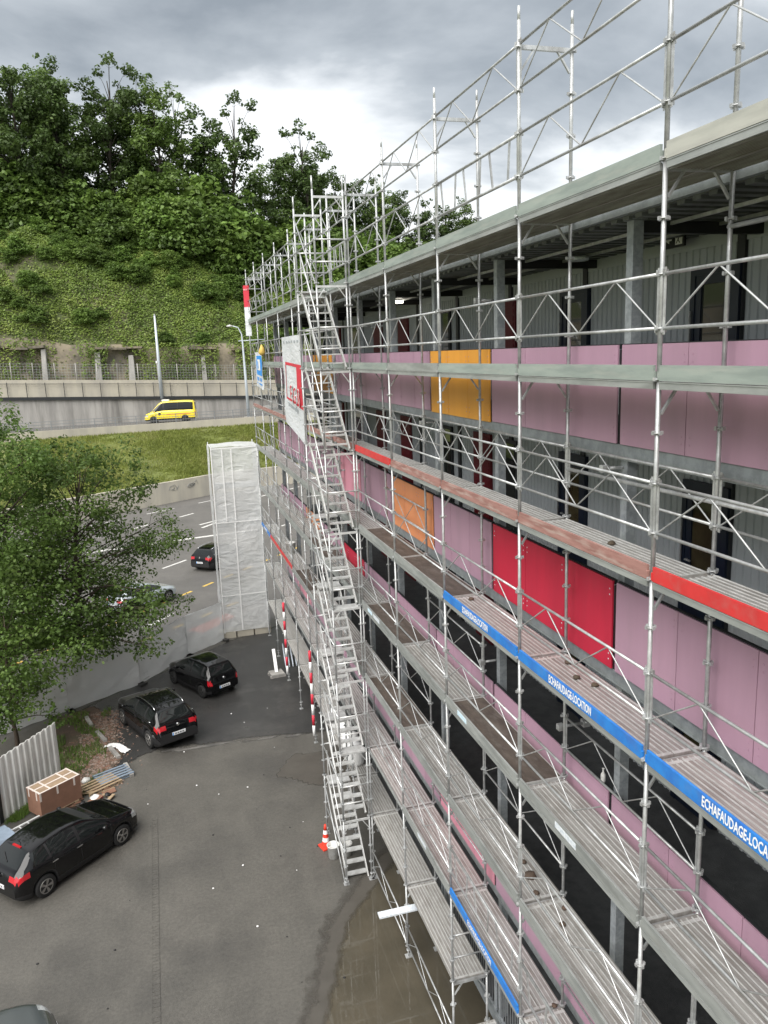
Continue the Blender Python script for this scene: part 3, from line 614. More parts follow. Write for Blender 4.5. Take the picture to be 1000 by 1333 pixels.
# structure: box behind the wall, slabs, roof
bpart('shell', MB().box(WX+0.06, 16, Y0, Y1+0.1, 0.0, 16.0).mesh('shell', M['clad']))
roof = bpart('roof', MB().box(5.52, 16.2, Y0, Y1+0.5, 15.99, 16.2).mesh('roof', M['galvboard']))
obj('roof_edge_beam', MB().box(5.50, 5.58, Y0, Y1+0.45, 15.79, 15.985).mesh('roof_edge_beam', M['beam']), roof)
cm = MB()                                                   # corrugated ceiling sheet under the roof
n = int((Y1-Y0)/0.26)
for i in range(n):
    y = Y0+i*0.26; cm.box(5.6, WX+0.05, y, y+0.13, 15.74, 15.80); cm.box(5.6, WX+0.05, y+0.13, y+0.26, 15.78, 15.82)
obj('corrugated_ceiling', cm.mesh('corrugated_ceiling', M['ceil']), roof)
for x in (6.2, 6.9): obj('conduit', MB().box(x, x+.03, Y0+.2, Y1-.2, 15.69, 15.73).mesh('conduit', M['steel']), roof)
for y in COLY: obj('rafter', MB().box(5.79, WX, y-.05, y+.05, 15.6, 15.735).mesh('rafter', M['rim_dark']), roof)
for fi, z in enumerate(FLOOR):
    sl = bpart('balcony_floor', MB().box(5.68, WX+0.05, Y0, Y1, z-0.14, z).mesh('balcony_floor', M['grating']))
    # steel bearing bars of the grating floor, proud of the mat
    obj('edge_beam', MB().box(5.61, 5.675, Y0, Y1, z-0.26, z-0.07).box(5.60, 5.61, Y0, Y1, z-0.26, z-0.245).mesh('edge_beam', M['beam']), sl)
    if fi:
        um = MB()
        for i in range(int((Y1-Y0)/0.6)): um.box(5.7, WX, Y0+i*0.6, Y0+i*0.6+0.06, z-0.24, z-0.142)
        obj('joists', um.mesh('joists', M['darkgrey']), sl)
# columns, each a storey tall
colm = MB().box(-.07, .07, -.07, .07, 0, FH-0.2).box(-.1, .1, -.1, .1, FH-0.215, FH-0.2).mesh('column', M['column'])
for z in FLOOR:
    for y in COLY: bpart('column', colm, (5.75, y, z if z < 13 else z-0.02)).scale = (1, 1, 1 if z < 13 else 2.66/(FH-0.2))
# ribbed wall of each storey
def ribwall(y0, y1, z0, z1):
    mb = MB(); p = 0.15; k = int((y1-y0)/p); prof = []
    for i in range(k):
        y = y0+i*p; prof += [(y, 0), (y+.085, 0), (y+.095, .022), (y+.14, .022)]
    prof.append((y1, 0)); vs = [(WX-d, y, z) for z in (z0, z1) for y, d in prof]; m = len(prof)
    return mb.add(vs, [(i+1, i, m+i, m+i+1) for i in range(m-1)])
for z in FLOOR:
    w = bpart('ribbed_wall', ribwall(Y0, Y1, z, z+2.45).mesh('ribbed_wall', M['clad']))
    obj('fascia_strip', MB().box(WX-.03, WX+.04, Y0, Y1, z+2.45, z+FH-0.27).mesh('fascia_strip', M['clad']), w)
    for y in COLY: obj('wall_joint', MB().box(WX-.05, WX, y+.25, y+.4, z, z+2.6).mesh('wall_joint', M['darkgrey']), w)
# doors and shutters on each storey
def door(y, z, kind):
    if kind == 'maroon':
        d = bpart('shuttered_door', MB().box(WX-.07, WX-.005, y-.52, y+.52, z+.01, z+2.22).mesh('leaf', M['maroon']))
        sm = MB()
        for i in range(14): sm.box(WX-.085, WX-.07, y-.46, y+.46, z+.15+i*.145, z+.15+i*.145+.1)
        obj('slats', sm.mesh('slats', M['maroon']), d)
    elif kind == 'void':
        d = bpart('dark_window', MB().box(WX-.06, WX-.005, y-.55, y+.55, z+.01, z+2.2).mesh('frame', M['darkgrey']))
        obj('pane', MB().box(WX-.075, WX-.06, y-.48, y+.48, z+.1, z+2.12).mesh('pane', M['glassdark']), d)
    else:
        fm_ = MB(); fm_.box(WX-.09, WX-.005, y-.5, y-.40, z+.01, z+2.2).box(WX-.09, WX-.005, y+.40, y+.5, z+.01, z+2.2).box(WX-.09, WX-.005, y-.4, y+.4, z+2.08, z+2.2).box(WX-.075, WX-.005, y-.4, y+.4, z+.01, z+.72)
        fm_.box(WX-.075, WX-.005, y-.4, y-.28, z+.72, z+2.08).box(WX-.075, WX-.005, y+.28, y+.4, z+.72, z+2.08).box(WX-.075, WX-.005, y-.28, y+.28, z+1.95, z+2.08)
        d = bpart('navy_door', fm_.mesh('navy_door', M['navy']))
        obj('pane', MB().box(WX-.05, WX-.02, y-.28, y+.28, z+.72, z+1.95).mesh('pane', M['glassdark'] if z > 12.5 else M['glasswarm']), d)
        obj('handle', MB().bar((WX-.13, y+.33, z+1.0), (WX-.13, y+.2, z+1.0), .022).bar((WX-.08, y+.33, z+1.0), (WX-.13, y+.33, z+1.0), .02).mesh('handle', M['steel']), d)
        obj('pull_bar', MB().bar((WX-.12, y+.45, z+.9), (WX-.12, y+.45, z+1.6), .02).mesh('pull_bar', M['steel']), d)
DOORS = [(1.2, 'navy'), (5.6, 'navy'), (9.57, 'navy'), (13.42, 'navy'), (16.44, None), (17.8, None), (20.4, 'void'), (23.9, 'maroon'), (26.8, 'maroon'), (29.8, 'void'), (33.0, 'maroon'), (36.2, 'navy')]
for fi, z in enumerate(FLOOR):
    for y, k in DOORS:
        if k is None: k = {4: {16.44: 'maroon', 17.8: None}, 3: {16.44: 'void', 17.8: 'maroon'}}.get(fi, {16.44: 'void', 17.8: 'maroon'})[y]
        if k: door(y, z, k)
# balcony panels
def panel(y0, y1, z0, z1, m):
    g = 0.006; mb = MB(); mb.box(PX-.022, PX, y0+g, y1-g, z0, z1)
    o = bpart('balcony_panel', mb.mesh('balcony_panel', M[m]))
    sc_ = MB()
    for yy in (y0+.07, y1-.07):
        for zz in (z0+.12, z0+.2, z1-.2, z1-.12): sc_.box(PX-.026, PX-.022, yy-.009, yy+.009, zz-.009, zz+.009)
    q_ = obj('rivets', sc_.mesh('rivets', M['label'] if m == 'red' else M['pink']), o); q_['kind'] = 'stuff'
COLR = {4: {6: 'yellow', 10: 'yellow', 3: 'pink'}, 3: {5: 'red', 7: 'salmon', 9: 'rose'}, 2: {9: 'red', 11: 'salmon'}, 1: {6: 'rose', 12: 'rose'}}
for fi in (4, 3, 2, 1):
    z = FLOOR[fi]; z0, z1 = z-0.06, z+1.165
    for ci in range(len(COLY)-1):
        a, b = COLY[ci]+.04, COLY[ci+1]-.04
        n = 3; m = COLR[fi].get(ci, 'pink')
        for k in range(n): panel(a+(b-a)*k/n, a+(b-a)*(k+1)/n, z0+(0.0 if m != 'yellow' else -0.02), z1, m)
        hr = bpart('handrail', MB().box(PX+.005, PX+.05, a, b, z1-.05, z1+.012).mesh('handrail', M['darkgrey']))
        bpart('joint_gap', MB().box(PX+.005, PX+.04, b, b+.08, z0, z1-.06).mesh('joint_gap', M['rim_dark']))
# ground storey: black bar railings
for ci in range(3, len(COLY)-1):
    a, b = COLY[ci]+.1, COLY[ci+1]-.1; z = FLOOR[0]; mb = MB()
    mb.bar((PX+.02, a, z+.95), (PX+.02, b, z+.95), .045).bar((PX+.02, a, z+.08), (PX+.02, b, z+.08), .035)
    mb.bar((PX+.02, a, z+.05), (PX+.02, a, z+.97), .045).bar((PX+.02, b, z+.05), (PX+.02, b, z+.97), .045)
    rr_ = bpart('bar_railing', mb.mesh('bar_railing', M['column']))
    mb = MB()
    for i in range(int((b-a)/.11)): mb.bar((PX+.02, a+.08+i*.11, z+.1), (PX+.02, a+.08+i*.11, z+.93), .016)
    obj('railing_bars', mb.mesh('railing_bars', M['postgrey']), rr_)
bpart('plinth', MB().box(6.1, WX+.05, Y0, Y1, 0, 0.7).mesh('plinth', M['darkgrey']))
# ceiling lamps and exit sign on the top storey
for y, lit in ((11.9, 0), (21.8, 1), (31, 0)):
    bpart('ceiling_lamp', MB().lathe([(.16, 0), (.17, .04), (.14, .06)], 16, (6.75, y, 15.63)).mesh('ceiling_lamp', M['lampglow'] if lit else M['label']))
ex = bpart('exit_sign', MB().box(7.33, 7.36, 10.0, 10.5, 15.62, 15.85).mesh('exit_sign', M['rim_dark']))
em = MB(); X = 7.326
em.add([(X, 10.44, 15.735), (X, 10.34, 15.79), (X, 10.34, 15.68)], [(0, 1, 2)]).box(X-.001, X, 10.28, 10.36, 15.72, 15.75)
em.box(X-.001, X, 10.04, 10.2, 15.65, 15.82)
obj('pictogram', em.mesh('pictogram', M['white']), ex)
em = MB(); em.box(X-.004, X-.002, 10.11, 10.14, 15.78, 15.81).bar((X-.003, 10.125, 15.78), (X-.003, 10.13, 15.72), .02, .004).bar((X-.003, 10.13, 15.72), (X-.003, 10.17, 15.67), .016, .004).bar((X-.003, 10.13, 15.72), (X-.003, 10.09, 15.67), .016, .004).bar((X-.003, 10.125, 15.77), (X-.003, 10.17, 15.74), .012, .004)
obj('running_figure', em.mesh('running_figure', M['rim_dark']), ex)

# ------------------------------------------------------------------ the facade scaffold
SX, SW = 4.70, 0.73
DECK = [15.93-2*k for k in range(8)]                        # deck 0 = roof level .. deck 7
SY = [0.573, 3.648, 6.722, 9.796, 12.871, 15.945, 19.02, 21.12, 24.19, 27.27, 30.34, 33.42, 36.49, 39.57]   # S-1, S0, S1 ...
BAYS = list(zip(SY, SY[1:]))
scf = empty('facade_scaffold', (SX, 6.722, 0)); soff = Vector((-SX, -6.722, 0))
tag(scf, 'eight-level galvanised steel scaffold standing along the mauve balconies', 'scaffold')
def spart(name, me, loc, parent=None):
    return obj(name, me, parent or scf, (Vector(loc)+soff) if parent is None else loc)
def std_mesh(h, collars, spigot=0):
    mb = MB(); mb.tube((0, 0, 0), (0, 0, h), .0242, 8)
    for c in collars:
        mb.tube((0, 0, c-.006), (0, 0, c+.006), .05, 10)
        mb.cbox((-.045, 0, c), .03, .03, .035).cbox((.045, 0, c), .03, .03, .035).cbox((0, .045, c), .03, .03, .035).cbox((0, -.045, c), .03, .03, .035)
    if spigot: mb.tube((0, 0, h), (0, 0, h+spigot), .019, 8)
    return mb.mesh('standard', M['steel'])
STD = std_mesh(2.0, (0.02, 0.5, 1.0, 1.5)); STDT = std_mesh(2.3, (0.02, 0.5, 1.0, 1.5, 2.0), 0.16); STDB = std_mesh(1.73, (0.1, .62, 1.2))
def frame_mesh(h):
    mb = MB(); mb.bar((0, 0, h-.06), (SW, 0, h-.06), .045, .05)
    mb.bar((.03, 0, h-.32), (.2, 0, h-.08), .03, .022).bar((SW-.03, 0, h-.32), (SW-.2, 0, h-.08), .03, .022)
    return mb.mesh('frame', M['steel'])
FRM, FRMT, FRMB = frame_mesh(2.0), frame_mesh(2.06), frame_mesh(1.73)
jack = MB().box(-.075, .075, -.075, .075, 0.008, .018).tube((0, 0, .015), (0, 0, .24), .017, 7).tube((0, 0, .17), (0, 0, .2), .045, 8).mesh('base_jack', M['steel'])
for y in SY:
    for k in range(8):                                       # frames standing on deck k+1 .. and ground
        zb = DECK[k]-2.0
        if k == 7:
            f = spart('frame', FRMB, (SX, y, 0.2))
            for x in (0, SW): obj('standard', STDB, f, (x, 0, 0)); obj('base_jack', jack, f, (x, 0, -0.2))
        else:
            f = spart('frame', FRM, (SX, y, zb)); f.rotation_euler = (rnd.uniform(-.003, .003), rnd.uniform(-.002, .002), rnd.uniform(-.02, .02))
            for x in (0, SW): obj('standard', STD, f, (x, 0, 0))
    f = spart('frame', FRMT, (SX, y, DECK[0]))
    for x in (0, SW): obj('standard', STDT, f, (x, 0, 0))
def plank_mesh(L, material):
    mb = MB(); w = .345; prof = [(0, -.065), (0, 0)]
    nr = 5
    mb.box(0, w, .035, L-.035, -.012, 0).box(0, .014, .035, L-.035, -.07, -.012).box(w-.014, w, .035, L-.035, -.07, -.012)
    for i in range(8): mb.box(.035+i*.037, .043+i*.037, .04, L-.04, -.066, -.012)
    for yy in (.035, L*.5, L-.06): mb.box(.014, w-.014, yy, yy+.025, -.06, -.0125)
    for i in range(nr):
        x = .02+i*(w-.04-.016)/(nr-1)
        mb.prism([(x, 0), (x+.016, 0), (x+.013, .009), (x+.003, .009)], (0, .06, 0), (1, 0, 0), (0, 0, 1), (0, 1, 0), L-.12, 1)
    for yy in (.06, L-.12): mb.box(.004, w-.004, yy-.02, yy+.03, .0005, .004, 1)
    return mb.mesh('deck_plank', [material, M['rib']])
def ply_mesh(L):
    mb = MB(); w = .69
    mb.box(.012, w-.012, .05, L-.05, -.02, .004).box(0, .012, .035, L-.035, -.065, .012, 1).box(w-.012, w, .035, L-.035, -.065, .012, 1)
    mb.box(.012, w-.012, .035, .05, -.06, .01, 1).box(.012, w-.012, L-.05, L-.035, -.06, .01, 1)
    mb.box(.2, .5, L*.72, L*.72+.5, .004, .007)
    return mb.mesh('plywood_deck', [M['ply'], M['rib']])
def rail_mesh(L, kind=0):
    mb = MB(); a, b = .05, L-.05
    if kind == 0:
        mb.tube((0, a, 1.0), (0, b, 1.0), .0175, 7).tube((0, a, .5), (0, b, .5), .0175, 7)
        q = (b-a)/4
        for i in range(4):
            z0, z1 = (.5, 1.0) if i % 2 == 0 else (1.0, .5)
            mb.tube((0, a+q*i, z0), (0, a+q*(i+1), z1), .0095, 5, caps=False)
    else:
        mb.tube((0, a, 1.0), (0, b, 1.0), .022, 7).tube((0, a, .5), (0, b, .5), .022, 7)
        for i in range(6):
            y = a+(b-a)*(i+.6)/6.2; mb.bar((0, y, .5), (0, y+(.12 if i % 2 else -.06), 1.0), .03, .02)
    for y in (a, b): mb.box(-.004, .004, y-.018, y+.018, .44, 1.06).box(-.03, .03, y-.006, y+.006, .46, .49).box(-.03, .03, y-.006, y+.006, 1.01, 1.04)
    return mb.mesh('guardrail', M['steel'])
def toe_mesh(L, material, h=.15): return MB().box(0, .03, .05, L-.05, .0, h).box(-.006, .036, .03, .05, .01, .09).box(-.006, .036, L-.05, L-.03, .01, .09).mesh('toe_board', M[material])
def side_mesh(L): return MB().box(0, .03, .05, L-.05, -.075, -.002).box(-.006, .0, .05, L-.05, -.012, -.002).mesh('deck_side', M['galvboard'])
cache = {}
def cached(fn, *a):
    k = (fn.__name__,)+a
    if k not in cache: cache[k] = fn(*[M[x] if (isinstance(x, str) and fn is plank_mesh) else x for x in a])
    return cache[k]
TOE = {0: {1: 'paleboard', 8: 'galvboard'}, 1: {4: 'galvboard', 9: 'galvboard'}, 2: {1: 'redboard', 2: 'woodboard', 3: 'woodboard', 4: 'woodboard', 5: 'redboard', 9: 'woodboard', 10: 'woodboard', 11: 'woodboard', 12: 'woodboard'},
       3: {0: 'blueboard', 1: 'blueboard', 2: 'blueboard', 3: 'blueboard'}, 4: {}, 5: {11: 'redboard', 12: 'blueboard', 10: 'redboard'}, 6: {3: 'blueboard'}}
DEF = {0: 'greyboard', 1: 'greyboard', 2: 'woodboard', 3: 'galvboard', 4: 'galvboard', 5: 'galvboard', 6: 'galvboard'}
PLY = {(3, 4), (3, 5), (4, 3), (4, 5), (5, 5), (2, 7), (4, 8), (5, 9)}
TXT = text_mesh('ECHAFAUDAGE-LOCATION', 0.152, M['white'], -1.06, 0.003)
for k, z in enumerate(DECK):
    for bi, (a, b) in enumerate(BAYS):
        L = round(b-a, 3)
        if k == 7 and bi < 4: continue
        if (k, bi) in PLY: spart('plywood_deck', cached(ply_mesh, L), (SX+.02, a, z-.012))
        else:
            pm_ = 'plankpink' if k == 3 and bi < 4 or k == 6 and bi in (4, 5) else 'plank'
            for j in range(2): spart('deck_plank', cached(plank_mesh, L, pm_), (SX+.02+j*.352, a, z-.012+rnd.uniform(0, .003)))
        if k < 7:
            t = TOE[k].get(bi, DEF[k])
            if k == 6 and bi not in (3, 4): t = None
            spart('deck_side', cached(side_mesh, L), (SX-.03, a, z))
            if t:
                to = spart('toe_board', cached(toe_mesh, L, t), (SX-.035, a, z+.005))
                if t == 'blueboard' and L > 3:
                    obj('lettering', TXT, to, (-.003, L*0.52, .075), FACE_OUT)
                if t == 'galvboard' and (k, bi) in ((4, 2), (6, 4), (4, 5)): obj('sticker', MB().box(-.002, 0, L*.45, L*.45+.55, .03, .12).mesh('sticker', M['label']), to)
                if t == 'galvboard' and (k, bi) in ((4, 3), (4, 5)): obj('sticker', MB().box(-.0025, 0, L*.66, L*.66+.42, .03, .12).mesh('sticker', M['bluelabel']), to)
        if bi == 6 and k > 0: continue                       # stair tower entrance bay
        kd = 1 if (k, bi) in ((0, 3), (6, 3), (6, 2), (0, 6)) else 0
        if k < 7: spart('guardrail', cached(rail_mesh, L, kd), (SX, a, z))
        if k == 0: spart('guardrail', cached(rail_mesh, L, 0), (SX, a, z+1.03))
        if k == 2 and bi < 6: spart('guardrail', cached(rail_mesh, L, 0), (SX+SW, a, z))
        if k == 3 and bi in (5, 8): spart('guardrail', cached(rail_mesh, L, 0), (SX+SW, a, z))
for bi in (3, 4, 5): a, b = BAYS[bi]; spart('guardrail', cached(rail_mesh, round(b-a, 3), 0), (SX-.03, a, -.12))
# end guard across deck 7, wooden board, long tubes and facade ties
eg = MB().tube((0, 0, 1.0), (SW, 0, 1.0), .02, 7).tube((0, 0, .5), (SW, 0, .5), .02, 7).mesh('end_guard', M['steel']); spart('end_guard', eg, (SX, SY[4]+.03, 1.93))
spart('end_guard', eg, (SX, SY[-1]+.03, 13.93)); spart('end_guard', eg, (SX, SY[-1]+.03, 15.93)); spart('end_guard', eg, (SX, SY[-1]+.03, 17.0)); spart('end_guard', eg, (SX, SY[-1]+.03, 11.93))
spart('lower_plank', plank_mesh(3.0, M['plank']), (SX+.12, SY[3]-.1, 1.0)); spart('lower_plank', cached(plank_mesh, 3.0, 'plank'), (SX+.46, SY[3]-.1, 1.0))
spart('outrigger_board', MB().box(-.75, .55, -.1, .1, -.02, .02).mesh('outrigger_board', M['label']), (SX, SY[5]-.2, 1.45))
def tie(y, z, l=.42): spart('facade_tie', MB().tube((0, 0, 0), (l, 0, 0), .024, 8).cbox((0, 0, 0), .09, .09, .09).cbox((l, 0, 0), .11, .1, .1).tube((l-.02, -.08, .03), (l-.02, .08, .03), .012, 6).mesh('facade_tie', M['steel']), (SX+SW-.02, y, z))
for y, z in ((SY[4]+.04, 15.1), (SY[2]+.5+1.6, 12.75), (SY[5]+.05, 12.8), (SY[3], 4.9), (SY[4], 8.6), (SY[3]+.1, 8.7), (SY[6], 6.9), (SY[8], 10.7), (SY[7], 15.0), (SY[9], 8.8)): tie(y, z)
def ltube(p, q, r=.024): p, q = Vector(p), Vector(q); spart('ledger_tube', MB().tube((0, 0, 0), q-p, r, 8).mesh('ledger_tube', M['steel']), p)
ltube((SX+SW, SY[1], 12.72), (SX+SW, SY[3], 12.62), .026); ltube((SX+SW, SY[1], 15.33), (SX+SW, SY[2]+.02, 15.36))
ltube((SX+SW, SY[1], 5.2), (SX+SW, SY[4], 5.15)); ltube((SX+SW, SY[2], 6.92), (SX+SW, SY[4], 6.9), .018)
for k in (4, 5, 6):                                         # inner rails on the lower lifts
    for bi in (1, 2, 3, 4, 5): a, b = BAYS[bi]; spart('guardrail', cached(rail_mesh, round(b-a, 3), 0), (SX+SW, a, DECK[k]-.02)) if (k+bi) % 2 == 0 else None
# red and white sleeves on the two standards of the passage
slv = MB()
for i in range(8): slv.tube((0, 0, .25+i*.42), (0, 0, .25+(i+1)*.42), .055, 10, mi=i % 2)
slm = slv.mesh('warning_sleeve', [M['white'], M['bannerred']])
for y in (SY[9], SY[11]): spart('warning_sleeve', slm, (SX-.05, y, 0.05))

# ------------------------------------------------------------------ stair tower
TX0, TX1, TY0, TY1 = 3.90, 4.62, 19.0, 21.5
tw = empty('scaffold_stair_tower', (TX0, TY0, 0)); tag(tw, 'slim aluminium stair tower with parallel flights on the outside of the scaffold', 'stair tower')
toff = Vector((-TX0, -TY0, 0)); TWW = TX1-TX0
def tpart(name, me, loc): return obj(name, me, tw, Vector(loc)+toff)
tf = MB().bar((0, 0, 1.94), (TWW, 0, 1.94), .045, .05).bar((.03, 0, 1.68), (.2, 0, 1.92), .03, .022).bar((TWW-.03, 0, 1.68), (TWW-.2, 0, 1.92), .03, .022).mesh('frame', M['alu'])
stw, stwt = std_mesh(2.0, (0.02, .5, 1.0, 1.5)), std_mesh(2.1, (0.02, .5, 1.0, 1.5), .3)
TL = TY1-TY0
trd = MB().box(.07, TWW-.07, -.085, .085, -.03, 0).mesh('tread', M['alu'])
stringer = MB().bar((0, .15, 0.02), (0, TL-.2, 2.0), .035, .1).mesh('stringer', M['alu'])
hand = MB().tube((0, .1, 1.0), (0, TL-.3, 2.95), .017, 7).bar((0, .15, .05), (0, .15, 1.0), .025).bar((0, TL-.35, 1.9), (0, TL-.35, 2.9), .025).mesh('handrail', M['alu'])
grl = MB().tube((0, .05, 1.0), (0, TL-.05, 1.0), .019, 7).mesh('side_rail', M['steel'])
frl = MB().tube((.03, 0, 1.0), (TWW-.03, 0, 1.0), .019, 7).mesh('front_rail', M['alu'])
diag = MB().tube((0, .05, .05), (0, TL-.05, 1.9), .017, 6).mesh('diagonal_brace', M['steel'])
for k in range(9):
    zb = DECK[7]-2+2*k if k else 0.0
    zb = -0.07+2*k
    for y in (TY0, TY1):
        f = tpart('frame', tf, (TX0, y, zb))
        for x in (0, TWW): obj('standard', stw if k < 8 else stwt, f, (x, 0, 0.12 if k == 0 else 0))
        if k == 0:
            for x in (0, TWW): obj('base_jack', jack, f, (x, 0, .07))
    tpart('side_rail', grl, (TX0, TY0, zb))
    if k:
        for dz in (0, -.5): tpart('front_rail', frl, (TX0, TY0-.03, zb+dz)); tpart('front_rail', frl, (TX0, TY1+.03, zb+dz))
    tpart('diagonal_brace', diag, (TX0-.03, TY0, zb)) if k in (0, 4, 8) else None
    if k < 8:
        st = tpart('stair_flight', MB().box(.04, TWW-.04, TL-.5, TL-.02, 1.955, 1.99).mesh('landing', M['alu']), (TX0, TY0, zb))
        for x in (.06, TWW-.06): obj('stringer', stringer, st, (x, 0, 0))
        obj('handrail', hand, st, (.05, 0, 0))
        for i in range(9): t = (i+.7)/9.4; obj('tread', trd, st, (0, .15+(TL-.35)*t, .02+1.98*t))
        fl = MB().box(.04, TWW-.04, .0, .28, 1.955, 1.985).mesh('front_landing', M['alu']); tpart('front_landing', fl, (TX0, TY0, zb)) if k in (1, 3) else None

# ------------------------------------------------------------------ sheeted tower at the far end
wt = empty('sheeted_scaffold_tower', (2.42, 40.0, 0)); tag(wt, 'tall scaffold tower wrapped in white translucent plastic sheeting', 'scaffold tower')
WH, WWD, WDP = 9.95, 2.33, 1.9
def wpart(n, me, loc=(0, 0, 0)): return obj(n, me, wt, loc)
def cloth(nu, nv, fn, material, name):
    vs = [fn(i/nu, j/nv) for j in range(nv+1) for i in range(nu+1)]
    return np_mesh(name, vs, [(j*(nu+1)+i, j*(nu+1)+i+1, (j+1)*(nu+1)+i+1, (j+1)*(nu+1)+i) for j in range(nv) for i in range(nu)], material, True)
def fold(u, v, s):
    a = mn.noise(Vector((u*1.6+v*4, v*5-u*1.5+s, s)))*.07+mn.noise(Vector((u*1.2-v*3, v*17+u*7, s+5)))*.035+mn.noise(Vector((u*2+v*6, v*34-u*13, s+9)))*.014
    return a*(.35+.65*abs(mn.noise(Vector((u*1.5, v*4, s+2))))*2)+.05*math.sin(u*math.pi)*math.sin(v*math.pi*2.5)**2
wpart('sheeting', cloth(40, 110, lambda u, v: (u*WWD, -.06+fold(u, v, 1), .35+v*(WH-.35)), M['sheet'], 'sheeting'))
wpart('sheeting', cloth(24, 90, lambda u, v: (-.06+fold(u, v, 8), u*WDP, .35+v*(WH-.35)), M['sheet'], 'sheeting'))
wpart('sheeting', cloth(24, 90, lambda u, v: (WWD+.06-fold(u, v, 8), u*WDP, .35+v*(WH-.35)), M['sheet'], 'sheeting'))
wpart('sheeting', cloth(24, 12, lambda u, v: (u*WWD, v*WDP, WH+fold(u, v, 4)), M['sheet'], 'sheeting'))
ws = std_mesh(WH+.1, ())
for x in (.02, WWD-.02):
    for y in (0.02, WDP-.02): wpart('standard', ws, (x, y, 0.02))
for z in (1.9, 3.9, 5.9, 7.9): wpart('inner_deck', MB().box(.1, WWD-.1, .15, WDP-.1, z-.05, z).mesh('inner_deck', M['plank']))
sm_ = MB().box(-.03, .03, -.012, 0, 0, 1).mesh('seam_strip', M['white'])
for x, z0, z1 in ((.02, .3, WH), (.55, 6.2, WH-.1), (1.0, 6.2, WH-.1), (.95, .4, 6.1), (WWD-.03, .2, WH)):
    o = wpart('seam_strip', sm_, (x, -.1, z0)); o.scale = (1, 1, z1-z0)
for z in (6.15, 2.3, WH-.05): wpart('seam_strip', MB().box(0, WWD, -.115, -.1, -.02, .02).mesh('seam_strip', M['white']), (0, 0, z))
for i, x in enumerate((2.6, 3.5, 4.4)):
    tag(obj('concrete_block', MB().box(-.42, .42, -.3, .3, 0, .33).mesh('concrete_block', M['paleconc']), None, (x, 40.25+.03*i, .005), (0, 0, .05*i-.04)), 'pale concrete ballast block under the sheeted scaffold tower', 'block', 'ballast blocks')

# ------------------------------------------------------------------ banners on the scaffold
def banner(name, y_near, y_far, z0, z1, label, x=SX-.08, seed=1, sag=0.0):
    b = empty(name, (x, y_near, z0)); tag(b, label, 'banner'); W, H = y_far-y_near, z1-z0
    rip = lambda u, v: mn.noise(Vector((u*3, v*3, seed)))*.05
    # u = 0 at the far end; the lower edge sags and gathers
    obj('cloth', cloth(26, 40, lambda u, v: (rip(u, v), W*(1-u)-sag*.4*(1-v)**2*math.sin(u*math.pi/2)*0, H*v+sag*(1-v)*(1-u)*.55), M['banner'], 'cloth'), b)
    return b, W, H, rip
def flat(b, W, H, rip, u0, u1, v0, v1, m, sag, name='print', e=.012, n=8):
    obj(name, cloth(n, n, lambda u, v: ((lambda U, V: (rip(U, V)-e, W*(1-U), H*V+sag*(1-V)*(1-U)*.55))(u0+(u1-u0)*u, v0+(v1-v0)*v)), M[m], name), b)
sg = .9
b, W, H, rp_ = banner('logo_banner', 25.3, 29.3, 11.4, 14.95, 'white banner with red square frame and EGS logo hung on the scaffold', seed=2, sag=sg)
for q in ((.14, .92, .695, .725), (.70, .92, .31, .70), (.14, .92, .31, .335), (.14, .17, .335, .70)): flat(b, W, H, rp_, *q, 'bannerred', sg)
for q_, ch in zip((.45, .62, .79), 'EGS'):
    zc_ = H*.40+sg*.6*.55*(1-q_)
    obj('letter_outline', text_mesh(ch, .78, M['white'], 0.95, .035), b, (-.055, W*(1-q_), zc_), FACE_OUT)
    obj('lettering', text_mesh(ch, .78, M['bannerred'], 0.95, .004), b, (-.068, W*(1-q_), zc_), FACE_OUT)
for u in np.linspace(.2, .62, 7): flat(b, W, H, rp_, u, u+.045, .235, .275+rnd.uniform(-.01, .02), 'bannergrey', sg, n=2)
for u in np.linspace(.1, .8, 6): flat(b, W, H, rp_, u, u+.06, .93, .955, 'bannergrey', sg, n=2)
b, W, H, rp_ = banner('blue_banner', 35.0, 37.3, 12.85, 14.5, 'small white banner with blue square print and blue lettering tied to scaffold', seed=5, sag=.25)
flat(b, W, H, rp_, .12, .9, .36, .9, 'bannerblue', .25); flat(b, W, H, rp_, .3, .7, .5, .8, 'white', .25, e=.02); flat(b, W, H, rp_, .42, .55, .55, .75, 'bannerblue', .25, e=.028)
for u in (.15, .32, .52, .7): flat(b, W, H, rp_, u, u+.1, .2, .3, 'bannerblue', .25, n=2)
flat(b, W, H, rp_, .12, .85, .1, .14, 'bannerblue', .25, n=2)
tag(obj('yellow_net_bag', MB().path([(0, 0, .45), (.02, .02, .3), (0, 0, .1), (0, 0, 0)], [.02, .10, .16, .05], 8).mesh('yellow_net_bag', mat('yellow_cloth', (.6, .42, .1), .6)), None, (SX-.12, 34.6, 14.35)), 'small yellow bag hanging from the scaffold by the blue banner', 'bag')
b = empty('red_white_banner', (SX-.08, 39.45, 15.3)); tag(b, 'narrow vertical banner, red above white, on the last scaffold post', 'banner')
obj('cloth', cloth(4, 20, lambda u, v: (rp_(u, v)*.4+.0+u*.26-.1, -.1*u, 1.35*v), M['banner'], 'cloth'), b)
obj('cloth', cloth(4, 20, lambda u, v: (rp_(u, v)*.4+u*.26-.1, -.1*u, 1.35+1.0*v), M['bannerred'], 'cloth'), b)
o = obj('lettering', text_mesh('ECHAF', .09, M['white'], 1), b, (.04, -.08, 2.15), (math.pi/2, 0, 0))

